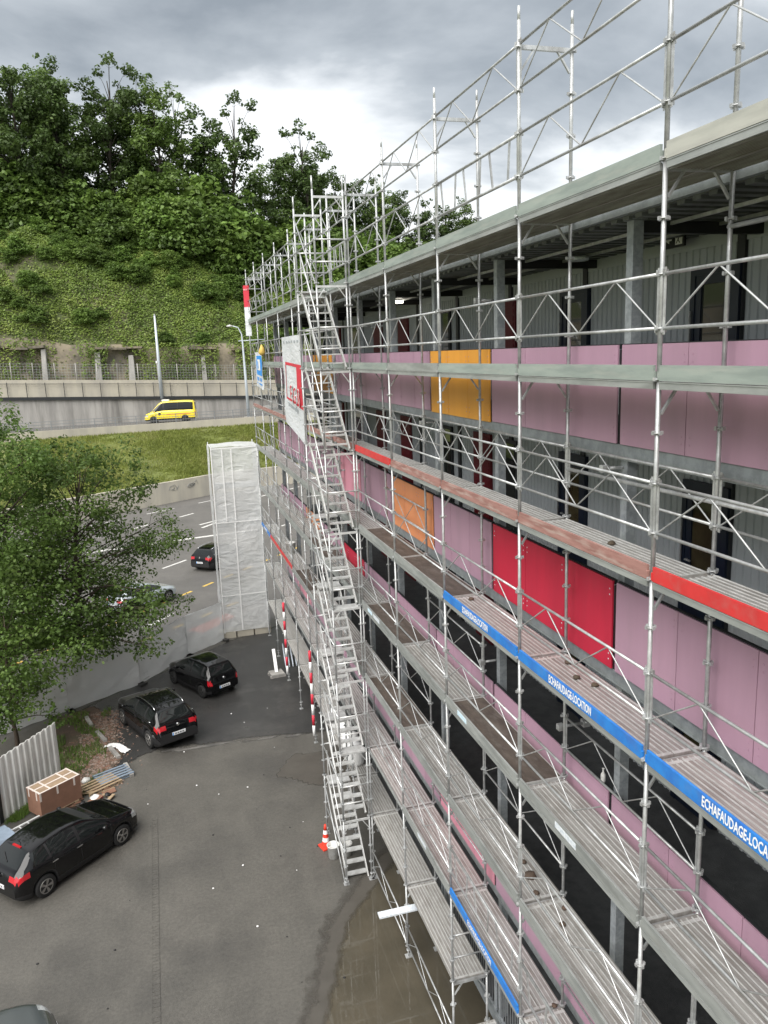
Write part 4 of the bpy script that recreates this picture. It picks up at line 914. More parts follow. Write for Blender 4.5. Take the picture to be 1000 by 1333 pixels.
# ------------------------------------------------------------------ cars
def interp(tab, x, s=0.05):
    xs_ = [t[0] for t in tab]; ys = [t[1] for t in tab]
    return float(np.mean([np.interp(x+k*s, xs_, ys) for k in (-1, -.5, 0, .5, 1)]))
def make_car(name, label, spec, loc, rz, paint, rim='rim', group=None, detail=True):
    root = empty(name, loc, rz); tag(root, label, spec.get('cat', 'car'), group)
    Lh = spec['L']/2; R_w, axf, axr, arch = spec['wheel_r'], spec['axf'], spec['axr'], spec['wheel_r']+.055
    xs = list(np.linspace(-Lh, Lh, 96)); xs += [-Lh+.015, -Lh+.04, Lh-.015, Lh-.04]
    for ax in (axf, axr):
        for a in np.linspace(0, math.pi, 15): xs.append(ax+arch*math.cos(a))
    for kx in ('cowl', 'ws', 'rr', 'rw'): xs.append(spec[kx])
    xs = sorted(set(round(x, 4) for x in xs))
    def section(x):
        top, belt, w, wr = interp(spec['top'], x), interp(spec['belt'], x, .06), interp(spec['w'], x), interp(spec['wr'], x, .06)
        zb = interp(spec['zb'], x)
        top = max(top, belt+.012); az = 0
        for ax in (axf, axr):
            if abs(x-ax) < arch: az = max(az, R_w+math.sqrt(max(0, arch**2-(x-ax)**2)))
        lo = max(zb, az); lo = min(lo, belt-.04)
        h = belt-lo
        pts = [(0, lo), (w*.80, lo), (w*.955, lo+.004), (w*.985, lo+h*.22), (w, lo+h*.45), (w*.998, lo+h*.62), (w*.985, lo+h*.78), (w*.965, belt-.02), (w*.94, belt)]
        hc = top-belt; e = (wr, belt+hc*.90)
        for t in (.06, .25, .5, .75, .94):
            pts.append((w*.94+(wr-w*.94)*t+.035*math.sin(t*math.pi)*min(1, hc*2.2), belt+hc*.90*t))
        pts.append(e)
        pts += [(wr*.965, belt+hc*.945), (wr*.90, belt+hc*.972), (wr*.7, belt+hc*.99), (wr*.35, top-.001), (0, top)]
        return pts
    sec = [section(x) for x in xs]; K = len(sec[0])
    # full ring: right side mirrored
    ring = lambda pts: [(y, z) for y, z in pts] + [(-y, z) for y, z in reversed(pts[1:-1])]
    rings = [ring(s) for s in sec]; NR = len(rings[0])
    V = [(x, y, z) for x, rg in zip(xs, rings) for y, z in rg]
    groups = {}
    cowl, wst, rr, rw = spec['cowl'], spec['ws'], spec['rr'], spec['rw']; BELT, SIDE_T, TOPI = 8, 14, 16
    pill = spec['pillars']
    for i in range(len(xs)-1):
        xm = (xs[i]+xs[i+1])/2
        for j in range(NR):
            jj = j if j < K-1 else NR-1-j        # mirrored index (edge jj..jj+1)
            f = (i*NR+j, (i+1)*NR+j, (i+1)*NR+(j+1) % NR, i*NR+(j+1) % NR)
            side = 'l' if j < K-1 else 'r'
            key = 'body'
            top, belt = interp(spec['top'], xm), interp(spec['belt'], xm, .06)
            if 9 <= jj <= 12 and spec['sw0'] < xm < spec['sw1'] and top-belt > .16:
                key = None
                for a, b_ in pill:
                    if a < xm < b_: key = 'pillar'
                if key is None: key = 'side'+side+str(sum(1 for a, b_ in pill if xm > b_))
                if key == 'pillar': key = 'trim'
            elif jj >= TOPI and wst < xm < cowl: key = 'windshield'
            elif jj >= TOPI and rw < xm < rr: key = 'rear_window'
            elif jj <= 2 and jj >= 0: key = 'trim' if jj else 'under'
            elif spec.get('cladding') and jj == 3: key = 'trim'
            hl = spec['hl']; tl = spec['tl']
            zm = (rings[i][j][1]+rings[i+1][(j+1) % NR][1])/2; ym = abs(rings[i][j][0]+rings[i+1][(j+1) % NR][0])/2
            if key == 'body' and xm > hl[0] and hl[1] < zm < hl[2] and ym > hl[3]: key = 'headlight'+side
            if key == 'body' and xm < tl[0] and tl[1] < zm < tl[2] and ym > tl[3]: key = 'taillight'+side
            groups.setdefault(key, []).append(f)
    def part(nm, keys, m, parent=root, off=0):
        fs = [f for k in keys for f in groups.get(k, [])]
        if not fs: return None
        idx = sorted({v for f in fs for v in f}); mp = {v: n_ for n_, v in enumerate(idx)}
        return obj(nm, np_mesh(nm, [V[v] for v in idx], [[mp[v] for v in f] for f in fs], m, True), parent)
    body = part('body', ['body'], paint)
    last = (len(xs)-1)*NR
    for b0, rg_ in ((0, list(reversed(range(NR)))), (last, list(range(NR)))): obj('end_panel', MB().add([V[b0+k] for k in range(NR)], [rg_]).mesh('end_panel', paint if not spec.get('cladding') else M['plastic']), root)
    part('sill_trim', ['trim', 'under'], M['plastic'])
    part('windshield', ['windshield'], M['carglass']); part('rear_window', ['rear_window'], M['carglass'])
    for s in 'lr':
        for n_ in range(4): part('side_window', ['side'+s+str(n_)], M['carglass'])
        part('headlight', ['headlight'+s], M['head']); t_ = part('taillight', ['taillight'+s], M[spec.get('tailmat', 'tail')])
    # wheels
    tyre = MB(); R0 = R_w; prof = [(R0*.62, -.09), (R0*.93, -.1), (R0, -.075), (R0, .075), (R0*.93, .1), (R0*.62, .09)]
    tm_ = MB().lathe(prof, 28).mesh('tyre', M['tyre'])
    rm = MB(); rm.lathe([(R0*.62, 0), (R0*.66, .098), (R0*.60, .102), (R0*.56, .075)], 28)
    rm.lathe([(R0*.12, .06), (R0*.12, .1), (R0*.03, .105)], 12)
    for k in range(5):
        a = 2*math.pi*k/5
        for da in (-.13, .13): rm.bar((R0*.1*math.cos(a), R0*.1*math.sin(a), .085), (R0*.6*math.cos(a+da), R0*.6*math.sin(a+da), .092), .035, .02)
    rmm = rm.mesh('rim', M[rim]); dm = MB().lathe([(R0*.6, -.02), (R0*.6, .05)], 20).mesh('brake_disc', M['tyre'])
    track = max(t[1] for t in spec['w'])-.115
    for ax in (axf, axr):
        for s in (1, -1):
            w_ = empty('wheel', (ax, s*track, R_w)); w_.parent = root; w_.rotation_euler = (-s*math.pi/2, 0, 0)
            obj('tyre', tm_, w_); obj('rim', rmm, w_); obj('brake_disc', dm, w_)
    # liner inside the arches so the wells stay dark
    ln = MB()
    for ax in (axf, axr): ln.box(ax-arch, ax+arch, -track+.12, track-.12, .14, R_w+arch*.9)
    obj('wheel_well_liner', ln.mesh('wheel_well_liner', M['plastic']), root)
    zb_ = spec['plate_z']
    xr_ = -Lh+.005
    pl_ = obj('number_plate', MB().box(-.02, .0, -.26, .26, -.055, .055).mesh('number_plate', M['plate']), root, (spec.get('plate_x', -Lh-.005), 0, zb_))
    obj('plate_band', MB().box(-.022, -.02, .22, .26, -.055, .055).mesh('plate_band', M['bannerblue']), pl_)
    obj('plate_characters', MB().box(-.022, -.02, -.2, -.13, -.03, .03).box(-.022, -.02, -.1, -.03, -.03, .03).box(-.022, -.02, 0, .06, -.03, .03).box(-.022, -.02, .09, .16, -.03, .03).mesh('plate_characters', M['postgrey']), pl_)
    obj('number_plate', MB().box(0, .02, -.26, .26, -.055, .055).mesh('number_plate', M['plate']), root, (Lh+.001, 0, .42))
    # mirrors, handles, wiper, badge
    wm_ = interp(spec['w'], cowl-.45)
    for s in (1, -1):
        mb = MB(); zc_ = interp(spec['belt'], cowl-.4)+.07; x0 = cowl-.42
        mb.path([(x0, s*wm_*.93, zc_-.05), (x0+.02, s*(wm_+.06), zc_-.02), (x0+.03, s*(wm_+.15), zc_+.02), (x0+.03, s*(wm_+.21), zc_+.02)], [.02, .05, .085, .04], 8)
        obj('wing_mirror', mb.mesh('wing_mirror', paint), root)
        for hx in spec['handles']:
            yy = s*(interp(spec['w'], hx)*.985+.012); zz = interp(spec['belt'], hx)-.10
            obj('door_handle', MB().box(hx-.09, hx+.09, yy-.012, yy+.012, zz-.014, zz+.014).mesh('door_handle', M[spec.get('handlemat', 'plastic')]), root)
        if spec.get('rails'):
            a, b_ = spec['rails']; pts = []
            for t in np.linspace(0, 1, 12):
                x_ = a+(b_-a)*t; yy = interp(spec['wr'], x_, .06)*.95; zz = interp(spec['belt'], x_, .06)+(interp(spec['top'], x_)-interp(spec['belt'], x_, .06))*.955+.045*math.sin(math.pi*t)**.4
                pts.append((x_, s*yy, zz))
            obj('roof_rail', MB().path(pts, .016, 6).mesh('roof_rail', M['chrome']), root)
        if spec.get('shut'):
            for sx in spec['shut']:
                pts = [(sx, s*(section(sx)[q][0]+.001), section(sx)[q][1]) for q in range(3, 9)]
                obj('door_seam', MB().path(pts, .006, 4).mesh('door_seam', M['tyre']), root)
        if spec.get('trimline'):
            pts = []
            for x_ in np.linspace(spec['sw0'], spec['sw1'], 14): pts.append((x_, s*(interp(spec['w'], x_)*.945+.004), interp(spec['belt'], x_, .06)+.005))
            obj('window_trim', MB().path(pts, .010, 5).mesh('window_trim', M['chrome']), root)
    obj('wiper', MB().bar((rw+.06, -.05, interp(spec['top'], rw+.06)+.02), (rw+.22, .28, interp(spec['top'], rw+.22)+.02), .018).mesh('wiper', M['plastic']), root)
    obj('badge', MB().tube((spec.get('badge_x', -Lh+.03)-.02, 0, spec['badge_z']), (spec.get('badge_x', -Lh+.03)+.03, 0, spec['badge_z']), .055, 12).mesh('badge', M['chrome']), root)
    if spec.get('top_lamp'):
        obj('brake_lamp', MB().box(-.03, .03, -.17, .17, -.012, .02).mesh('brake_lamp', M['tail']), root, (rr+.03, 0, interp(spec['top'], rr)+.012))
    obj('antenna', MB().tube((rr+.15, 0, interp(spec['top'], rr+.15)-.01), (rr+.05, 0, interp(spec['top'], rr+.15)+.16), .008, 5).mesh('antenna', M['plastic']), root)
    return root
def rev(t): return sorted(t)
HATCH = dict(L=4.3, wheel_r=.315, axf=1.29, axr=-1.34, cowl=.98, ws=.18, rr=-1.52, rw=-1.93, sw0=-1.55, sw1=.86, pillars=[(-.20, -.10), (-1.12, -1.04)],
    top=rev([(2.15,.50),(2.12,.62),(2.02,.73),(1.8,.82),(1.4,.92),(1.0,1.0),(.6,1.2),(.2,1.38),(-.1,1.44),(-.5,1.47),(-1.0,1.44),(-1.5,1.36),(-1.93,1.06),(-2.03,.98),(-2.12,.85),(-2.15,.55)]),
    belt=rev([(2.15,.46),(2.1,.58),(1.9,.72),(1.5,.83),(1.0,.91),(0,.95),(-1.0,1.0),(-1.6,1.04),(-1.95,.98),(-2.1,.80),(-2.15,.52)]),
    w=rev([(2.15,.50),(2.1,.64),(1.98,.75),(1.7,.85),(1.3,.89),(.3,.90),(-1.0,.90),(-1.6,.89),(-1.95,.82),(-2.1,.74),(-2.15,.66)]),
    wr=rev([(2.15,.42),(2.0,.60),(1.6,.72),(1.0,.74),(.6,.68),(.2,.60),(-.5,.58),(-1.3,.56),(-1.6,.56),(-1.95,.62),(-2.15,.56)]),
    zb=rev([(2.15,.30),(2.05,.2),(1.8,.17),(-1.8,.2),(-2.05,.26),(-2.15,.36)]),
    hl=(1.72, .60, .76, .46), tl=(-1.74, .78, .93, .40), plate_z=.60, badge_z=.86, badge_x=-2.13, handles=(.12-.32, -1.0), handlemat='chrome', shut=(.92, -.15, -1.02), top_lamp=1, trimline=0)
SUVS = dict(L=4.25, wheel_r=.345, axf=1.30, axr=-1.30, cowl=1.0, ws=.28, rr=-1.60, rw=-1.95, sw0=-1.6, sw1=.88, pillars=[(-.16, -.06), (-1.05, -.96)], cladding=1, rails=(.25, -1.45),
    top=rev([(2.12,.55),(2.09,.72),(2.0,.86),(1.7,.97),(1.3,1.05),(1.02,1.1),(.6,1.34),(.25,1.5),(-.1,1.55),(-.6,1.57),(-1.2,1.54),(-1.58,1.47),(-1.93,1.17),(-2.02,1.08),(-2.1,.9),(-2.125,.6)]),
    belt=rev([(2.12,.5),(2.07,.66),(1.9,.84),(1.5,.95),(1.0,1.01),(0,1.04),(-1.0,1.08),(-1.6,1.12),(-1.95,1.07),(-2.08,.85),(-2.125,.56)]),
    w=rev([(2.12,.60),(2.05,.72),(1.9,.80),(1.6,.88),(1.3,.905),(.3,.90),(-1.0,.905),(-1.6,.90),(-1.95,.85),(-2.08,.79),(-2.125,.74)]),
    wr=rev([(2.12,.5),(2.0,.66),(1.6,.76),(1.0,.76),(.6,.70),(.25,.63),(-.5,.61),(-1.3,.60),(-1.6,.60),(-1.95,.68),(-2.12,.64)]),
    zb=rev([(2.12,.34),(2.0,.24),(1.8,.21),(-1.8,.22),(-2.05,.28),(-2.12,.38)]),
    hl=(1.75, .72, .88, .45), tl=(-1.86, .86, 1.0, .46), plate_z=.66, badge_z=.98, badge_x=-2.10, plate_x=-2.13, handles=(-.28, -.98), shut=(.92, -.12, -1.0), top_lamp=0, trimline=1)
MINI = dict(L=3.6, wheel_r=.285, axf=1.15, axr=-1.18, cowl=.92, ws=.25, rr=-1.45, rw=-1.70, sw0=-1.42, sw1=.80, pillars=[(-.42, -.33), (-1.3, -1.2)],
    top=rev([(1.8,.52),(1.77,.68),(1.68,.80),(1.4,.91),(.95,1.03),(.6,1.24),(.25,1.4),(0,1.45),(-.5,1.47),(-1.1,1.45),(-1.43,1.4),(-1.68,1.07),(-1.75,.95),(-1.79,.75),(-1.8,.55)]),
    belt=rev([(1.8,.48),(1.75,.62),(1.6,.78),(1.3,.86),(.9,.93),(0,.95),(-1.0,.97),(-1.5,1.0),(-1.70,.92),(-1.78,.7),(-1.8,.5)]),
    w=rev([(1.8,.52),(1.73,.66),(1.6,.74),(1.3,.80),(.9,.82),(-1.0,.825),(-1.4,.82),(-1.65,.77),(-1.76,.72),(-1.8,.66)]),
    wr=rev([(1.8,.42),(1.65,.58),(1.3,.66),(.92,.68),(.6,.63),(.25,.57),(-.5,.56),(-1.2,.55),(-1.45,.55),(-1.7,.60),(-1.8,.56)]),
    zb=rev([(1.8,.30),(1.7,.2),(1.5,.17),(-1.5,.2),(-1.7,.26),(-1.8,.34)]),
    hl=(1.45, .62, .80, .42), tl=(-1.66, .66, .84, .60), tailmat='tail', plate_z=.50, badge_z=.86, badge_x=-1.78, handles=(-.25,), shut=(.85, -.38), top_lamp=0)
VAN = dict(L=6.0, wheel_r=.35, axf=1.95, axr=-1.75, cowl=2.15, ws=1.25, rr=-2.88, rw=-2.97, sw0=-2.75, sw1=2.0, pillars=[(.62, .80), (-1.0, -.92)], cat='van',
    top=rev([(3.0,.7),(2.95,.95),(2.8,1.1),(2.5,1.2),(2.15,1.35),(1.6,1.95),(1.2,2.35),(.8,2.52),(0,2.58),(-2.0,2.58),(-2.7,2.52),(-2.9,2.3),(-2.98,1.5),(-3.0,.7)]),
    belt=rev([(3.0,.6),(2.9,.9),(2.6,1.05),(2.1,1.2),(1.5,1.33),(.7,1.42),(-2.8,1.42),(-2.95,1.3),(-3.0,.65)]),
    w=rev([(3.0,.6),(2.9,.78),(2.6,.92),(2.2,.97),(1.0,.99),(-2.6,.99),(-2.9,.94),(-3.0,.9)]),
    wr=rev([(3.0,.5),(2.8,.68),(2.3,.78),(1.6,.76),(1.0,.77),(0,.80),(-2.6,.80),(-2.9,.78),(-3.0,.76)]),
    zb=rev([(3.0,.4),(2.8,.3),(-2.8,.32),(-3.0,.42)]),
    hl=(2.55, .80, 1.02, .55), tl=(-2.9, .8, 1.25, .8), plate_z=.55, badge_z=1.3, handles=(.95,), shut=(2.0, .72, -.95))

def heading(p_rear, p_front): return math.atan2(p_front[1]-p_rear[1], p_front[0]-p_rear[0])
make_car('parked_hatchback', 'black five-door hatchback with silver alloy wheels parked beside the cardboard box', HATCH, (-3.62, 22.72, 0.004), R(43), M['paintblack'])
make_car('parked_crossover', 'black crossover with chrome roof rails parked nose to the fence beside the soil strip', SUVS, (-1.05, 30.55, 0.008), R(113), M['paintblack'], 'rim')
make_car('parked_city_car', 'small black three-door city car with matt roof parked nose to the fence', MINI, (0.95, 34.3, 0.008), R(119), M['paintblack'], 'rimdark')
make_car('parked_grey_car', 'dark grey metallic car of which only the rounded bonnet and headlight show', dict(HATCH, hl=(1.70, .58, .78, .40)), (-5.15, 15.05, 0.004), R(20), M['paintgrey'])
make_car('road_crossover', 'black sport utility car driving on the road beside the sheeted tower', dict(SUVS), (3.35, 55.6, -0.008), R(50), M['paintblack'])
make_car('silver_car', 'silver grey hatchback standing on the road behind the leafy tree', dict(HATCH), (-1.75, 47.75, -0.008), R(40), M['paintsilver'])
make_car('white_car', 'white hatchback on the road almost hidden behind the tree trunk', dict(HATCH), (-7.2, 43.2, -0.008), R(40), M['paintwhite'])
van = make_car('minibus', 'yellow minibus driving along the upper road below the tall wall', VAN, (1.75, 98.9, 6.962), R(171), M['paintyellow'], 'rimdark')
obj('roof_hatch', MB().box(-.1, .7, -.4, .4, 0, .16).mesh('roof_hatch', M['white']), van, (.2, 0, 2.56))
obj('door_emblem', MB().tube((1.2, .975, 1.1), (1.2, 1.0, 1.1), .17, 14).mesh('door_emblem', M['plastic']), van)
obj('side_stripe', MB().box(-2.4, .4, .99, 1.0, .98, 1.03).mesh('side_stripe', M['orange']), van)

# ------------------------------------------------------------------ site fence, hoarding and small things in the yard
d = (FB-FA); nP = 4
px_ = [(-4.6, 33.55), (-1.75, 35.35), (0.45, 38.15), (2.35, 39.7)]
labs = ['sheeted mesh fence panel beside the soil strip', 'sheeted mesh fence panel in front of the parked crossover', 'sheeted mesh fence panel meeting the wrapped scaffold tower']
px_ = [(-7.4, 31.8)] + px_
labs = ['sheeted mesh fence panel under the leafy tree by the white hoarding'] + labs
for i, (a, b) in enumerate(zip(px_, px_[1:])):
    a, b = Vector(a), Vector(b); L = (b-a).length; h = 2.05
    f = empty('fence_panel', (a.x, a.y, 0), math.atan2(b.y-a.y, b.x-a.x)); tag(f, labs[i], 'fence', 'site fence panels')
    fm_ = MB().tube((.03, 0, .05), (.03, 0, h), .021, 7).tube((L-.03, 0, .05), (L-.03, 0, h), .021, 7).tube((.03, 0, h), (L-.03, 0, h), .021, 7).tube((.03, 0, .15), (L-.03, 0, .15), .018, 7)
    obj('tube_frame', fm_.mesh('tube_frame', M['steel']), f)
    wm = MB()
    for k in range(int(L/.22)): wm.bar((.1+k*.22, 0, .15), (.1+k*.22, 0, h), .005)
    for k in range(9): wm.bar((.03, 0, .2+k*.22), (L-.03, 0, .2+k*.22), .005)
    o = obj('wire_mesh', wm.mesh('wire_mesh', M['wire']), f); o['kind'] = 'stuff'
    obj('sheeting', cloth(30, 20, lambda u, v: (L*u, -.04+.05*mn.noise(Vector((u*4+i, v*3, i*3))), .05+v*(h-.02)+.04*mn.noise(Vector((u*5, 1, i)))), M['fencesheet'], 'sheeting'), f)
    for x in (.03, L-.03): obj('foot_block', MB().cbox((x, 0, .065), .22, .6, .12).mesh('foot_block', M['tar']), f)
# white corrugated hoarding
ha, hb = Vector((-5.82, 25.6)), Vector((-4.3, 27.85)); hL = (hb-ha).length
ho = empty('corrugated_hoarding', (ha.x, ha.y, 0), math.atan2(hb.y-ha.y, hb.x-ha.x)); tag(ho, 'white corrugated steel hoarding panel beside the cardboard box', 'hoarding')
prof = []; p = .26; n = int(hL/p)+1
for i in range(n): prof += [(i*p, 0), (i*p+.09, 0), (i*p+.13, .045), (i*p+.22, .045)]
prof = [q for q in prof if q[0] <= hL]; m = len(prof)
obj('corrugated_sheet', MB().add([(x, -yy, z) for z in (.03, 2.12) for x, yy in prof]+[(x, -yy+.02, z) for z in (.03, 2.12) for x, yy in prof],
    [(i, i+1, m+i+1, m+i) for i in range(m-1)]+[(2*m+i+1, 2*m+i, 3*m+i, 3*m+i+1) for i in range(m-1)]+[(m+i, m+i+1, 3*m+i+1, 3*m+i) for i in range(m-1)]).mesh('corrugated_sheet', M['hoard']), ho)
for x in (-.12, -.28): obj('post', MB().box(x-.05, x+.05, -.08, .06, 0, 2.2).mesh('post', M['postgrey'] if x < -.2 else M['darkgrey']), ho)
o = obj('panel_return', MB().add([(-.35-i*.12, (.03 if i % 2 else 0), z) for z in (.03, 2.1) for i in range(16)], [(i+1, i, 16+i, 16+i+1) for i in range(15)]).mesh('panel_return', M['hoard']), ho)
# cardboard box
bx = empty('cardboard_box', (-4.28, 25.85, 0.1), R(38)); tag(bx, 'large taped brown cardboard box on a pallet in front of the white hoarding', 'box')
obj('carton', MB().box(-.72, .72, -.38, .38, 0, .82).mesh('carton', M['card']), bx)
obj('flaps', MB().box(-.70, .70, -.36, -.005, .82, .826).box(-.70, .70, .005, .36, .82, .826).mesh('flaps', mat('cardboard_top', (.30, .215, .14), .8, 0, (.24, .17, .11), 3)), bx)
tp = MB()
for y in (-.35, 0.0, .35): tp.box(-.73, .73, y-.03, y+.03, .826, .832)
for x in (-.69, -.32, .32, .69): tp.box(x-.03, x+.03, -.39, .39, .833, .838)
for x in (-.69, -.1, .5): tp.box(x-.03, x+.03, -.386, -.38, .55, .832)
for y in (-.2, .25): tp.box(-.726, -.72, y-.03, y+.03, .55, .832)
obj('tape', tp.mesh('tape', M['tape']), bx)
def pallet(loc, rz, label, m='wood', sc=1):
    p_ = empty('pallet', loc, rz); tag(p_, label, 'pallet'); me_ = MB().box(-.6, .6, -.045, .045, -.011, .011).mesh('board', M[m]); bk = MB().box(-.07, .07, -.05, .05, -.04, .04).mesh('block', M[m])
    for i in range(5): obj('board', me_, p_, (0, -.35+i*.175, .11))
    for y in (-.35, 0, .35):
        obj('board', me_, p_, (0, y, .012))
        for x in (-.52, 0, .52): obj('block', bk, p_, (x, y, .062))
pallet((-4.28, 25.85, 0.004), R(38), 'wooden pallet under the big cardboard box'); bpy.data.objects['cardboard_box'].location.z = .128
pallet((-2.95, 26.75, 0.006), R(32), 'loose weathered wooden pallet beside the cardboard box', 'wood')
pallet((-2.55, 27.25, 0.006), R(25), 'grey painted pallet lying beyond the loose wooden pallet', 'bluegrey')
jr = random.Random(5); pieces = [('scrap_board', 'short scrap of pale board in the rubbish heap by the hatchback', 'wood'), ('plastic_scrap', 'scrap of white plastic in the rubbish heap by the hatchback', 'white'), ('cardboard_scrap', 'torn cardboard piece in the rubbish heap by the hatchback', 'card'), ('red_rag', 'red rag lying in the rubbish heap by the hatchback', 'bannerred'), ('black_bag', 'black rubbish bag in the heap by the hatchback', 'plastic')]
def lump(rad, seed, mt, flatz=.5):
    mb = MB(); n1, n2 = 8, 6; vs = []
    for j in range(n2+1):
        for i in range(n1):
            a, b_ = 2*math.pi*i/n1, math.pi*j/n2-math.pi/2; q = Vector((math.cos(a)*math.cos(b_), math.sin(a)*math.cos(b_), math.sin(b_))); s = rad*(1+.5*mn.noise(q*1.7+Vector((seed, 0, 0))))
            vs.append((q.x*s, q.y*s, max(-.3*rad, q.z*s*flatz)))
    mb.add(vs, [(j*n1+i, j*n1+(i+1) % n1, (j+1)*n1+(i+1) % n1, (j+1)*n1+i) for j in range(n2) for i in range(n1)], 0, True); return mb.mesh('lump', M[mt])
for i in range(22):
    nm, lb, mt = pieces[jr.choice([0, 0, 1, 2, 2, 3, 4])]
    x, y = -3.35+jr.uniform(-.75, .75), 26.0+jr.uniform(-.35, .6)
    if 'board' in nm and nm != 'cardboard_scrap': me_ = MB().box(-jr.uniform(.12, .3), jr.uniform(.12, .3), -.06, .06, 0, .03).mesh(nm, M[mt])
    elif nm == 'cardboard_scrap': me_ = MB().box(-.22, .22, -.14, .14, 0, .02).mesh(nm, M[mt])
    else: me_ = lump(jr.uniform(.08, .17), i*3.1, mt)
    tag(obj(nm, me_, None, (x, y, .012+.03*(i % 3)), (jr.uniform(-.2, .2), jr.uniform(-.2, .2), jr.uniform(0, 3))), lb, 'rubbish', 'rubbish heap by the hatchback')
tag(obj('plastic_sheet', cloth(14, 6, lambda u, v: (u*1.1, v*.32+.12*math.sin(u*5), .03+.09*abs(mn.noise(Vector((u*6, v*4, 2))))), M['white'], 'plastic_sheet'), None, (-3.0, 29.6, .01), (0, 0, R(-38))), 'crumpled white plastic sheet on the soil strip by the crossover', 'sheet')
tag(obj('white_bag', lump(.16, 9.2, 'bucket', .7), None, (-3.45, 27.2, .06)), 'small pale plastic bag behind the loose pallet', 'bag')
# kerb stones on the soil strip
kb = MB().box(-.5, .5, -.07, .07, 0, .1).mesh('kerb_stone', M['concrete'])
for i, t in enumerate(np.linspace(0, 1, 4)): tag(obj('kerb_stone', kb, None, (-2.95-.25*t*3+.9*(1-t), 27.5+4.6*t, .003), (0, 0, R(108)+jr.uniform(-.1, .1))), 'grey kerb stone edging the soil strip', 'kerb stone', 'kerb stones of the soil strip')
# gravel, litter
def litter(name, label, cat, n, area, size, mt, group, seed):
    r = random.Random(seed); ms = [lump(size*s, seed+s, mt, .5) for s in (.7, 1, 1.4)]
    for i in range(n):
        x, y = r.uniform(*area[0]), r.uniform(*area[1]); o = obj(name, r.choice(ms), None, (x, y, .012), (0, 0, r.uniform(0, 6))); tag(o, label, cat, group)
litter('litter_scrap', 'tiny white scrap of litter on the yard asphalt', 'litter', 15, ((-3, 3.8), (15.5, 33)), .022, 'white', 'white litter specks on the yard', 3)
litter('mud_clod', 'small dark clod of mud on the yard asphalt', 'mud', 16, ((-4, 3.5), (15.5, 26)), .022, 'rim_dark', 'mud clods on the yard', 4)
rub = MB(); r = random.Random(8); gv = []; gf = []
for i in range(2600):
    x, y = r.gauss(-3.1, .5), r.uniform(26.4, 33); x += (y-29)*.03-.12; s = r.uniform(.015, .05); b0 = len(gv)
    gv += [(x-s, y-s, .006), (x+s, y-s*.6, .006), (x+s*.3, y+s, .006), (x+r.uniform(-s, s)*.3, y, .006+s*r.uniform(.5, 1.1))]
    gf += [(b0, b0+1, b0+3), (b0+1, b0+2, b0+3), (b0+2, b0, b0+3)]
o = tag(obj('rubble', np_mesh('rubble', gv, gf, mat('brick_rubble', (.17, .085, .055), .9, 0, (.24, .2, .17), 5, coord='World'))), 'reddish broken brick rubble strewn along the soil strip', 'rubble', kind='stuff')
# cone, buckets, ladders, tubes
cn = empty('traffic_cone', (3.72, 20.85, .008)); tag(cn, 'red and white striped traffic cone standing by the stair tower', 'cone')
obj('base', MB().cbox((0, 0, .02), .36, .36, .04, 0, .3).mesh('base', M['conered']), cn)
cc = MB(); rr_ = lambda z: .135-.105*z/.72
zs = [.04, .2, .32, .43, .55, .72]
for i in range(5): cc.tube((0, 0, zs[i]), (0, 0, zs[i+1]), rr_(zs[i]), 18, rr_(zs[i+1]), mi=i % 2, caps=(i == 4))
obj('cone_body', cc.mesh('cone_body', [M['conered'], M['white']]), cn)
def bucket(loc, label, s=1.0, grp=None):
    bk = empty('bucket', loc); tag(bk, label, 'bucket', grp)
    obj('pail', MB().lathe([(.14*s, .0), (.165*s, .34*s), (.175*s, .345*s), (.175*s, .36*s), (.155*s, .36*s), (.15*s, .28*s), (.0, .28*s)], 20).mesh('pail', M['bucket']), bk)
    obj('handle', MB().path([(.17*s*math.cos(a), .17*s*math.sin(a)*.3-.06, .33*s+.0*a-.12*s*math.sin(a)*0+.03) for a in np.linspace(0, math.pi, 9)], .005, 4).mesh('handle', M['steel']), bk)
bucket((3.83, 20.3, .008), 'white plastic bucket on the ground beside the traffic cone', 1.1); bucket((4.22, 20.3, .008), 'white plastic bucket half hidden under the first stair flight', 1.0)
sk = MB().lathe([(.0, 0), (.24, .0), (.27, .1), (.27, .5), (.22, .62), (.1, .68), (0, .69)], 16).mesh('sack', M['white'])
for i, (x, y) in enumerate(((4.98, 21.9), (5.0, 22.6), (5.02, 23.4), (4.98, 24.5))): tag(obj('white_sack', sk, None, (x, y, DECK[7]-.003), (0, 0, i)), 'full white sack standing on the lowest scaffold deck', 'sack', 'white sacks on the lowest deck')
bucket((5.1, 33.2, DECK[5]-.003), 'white bucket standing on a far scaffold deck', 1.3)
ld = empty('ladder_stack', (-5.55, 23.75, 0), R(35)); tag(ld, 'stack of white aluminium ladders under a blue grey tarpaulin beside the hatchback', 'ladder')
for k in range(3):
    for y in (-.2, .2): obj('ladder_rail', MB().bar((-1.1, y, .12+k*.14), (1.0+.15*k, y, .2+k*.14), .06, .03).mesh('ladder_rail', M['alu']), ld)
    for i in range(8): obj('rung', MB().bar((-1.0+i*.27, -.2, .125+k*.14+i*.01), (-1.0+i*.27, .2, .125+k*.14+i*.01), .03).mesh('rung', M['alu']), ld)
obj('tarpaulin', cloth(16, 10, lambda u, v: (-1.2+u*1.5, -.45+v*.95, .64+.05*mn.noise(Vector((u*4, v*4, 3)))-(.3 if v in (0, 1) else 0)*.6-.1*abs(v-.5)), M['bluegrey'], 'tarpaulin'), ld)
obj('bearer', MB().box(-.8, -.7, -.4, .4, 0, .1).box(.6, .7, -.4, .4, 0, .1).mesh('bearer', M['wood']), ld)
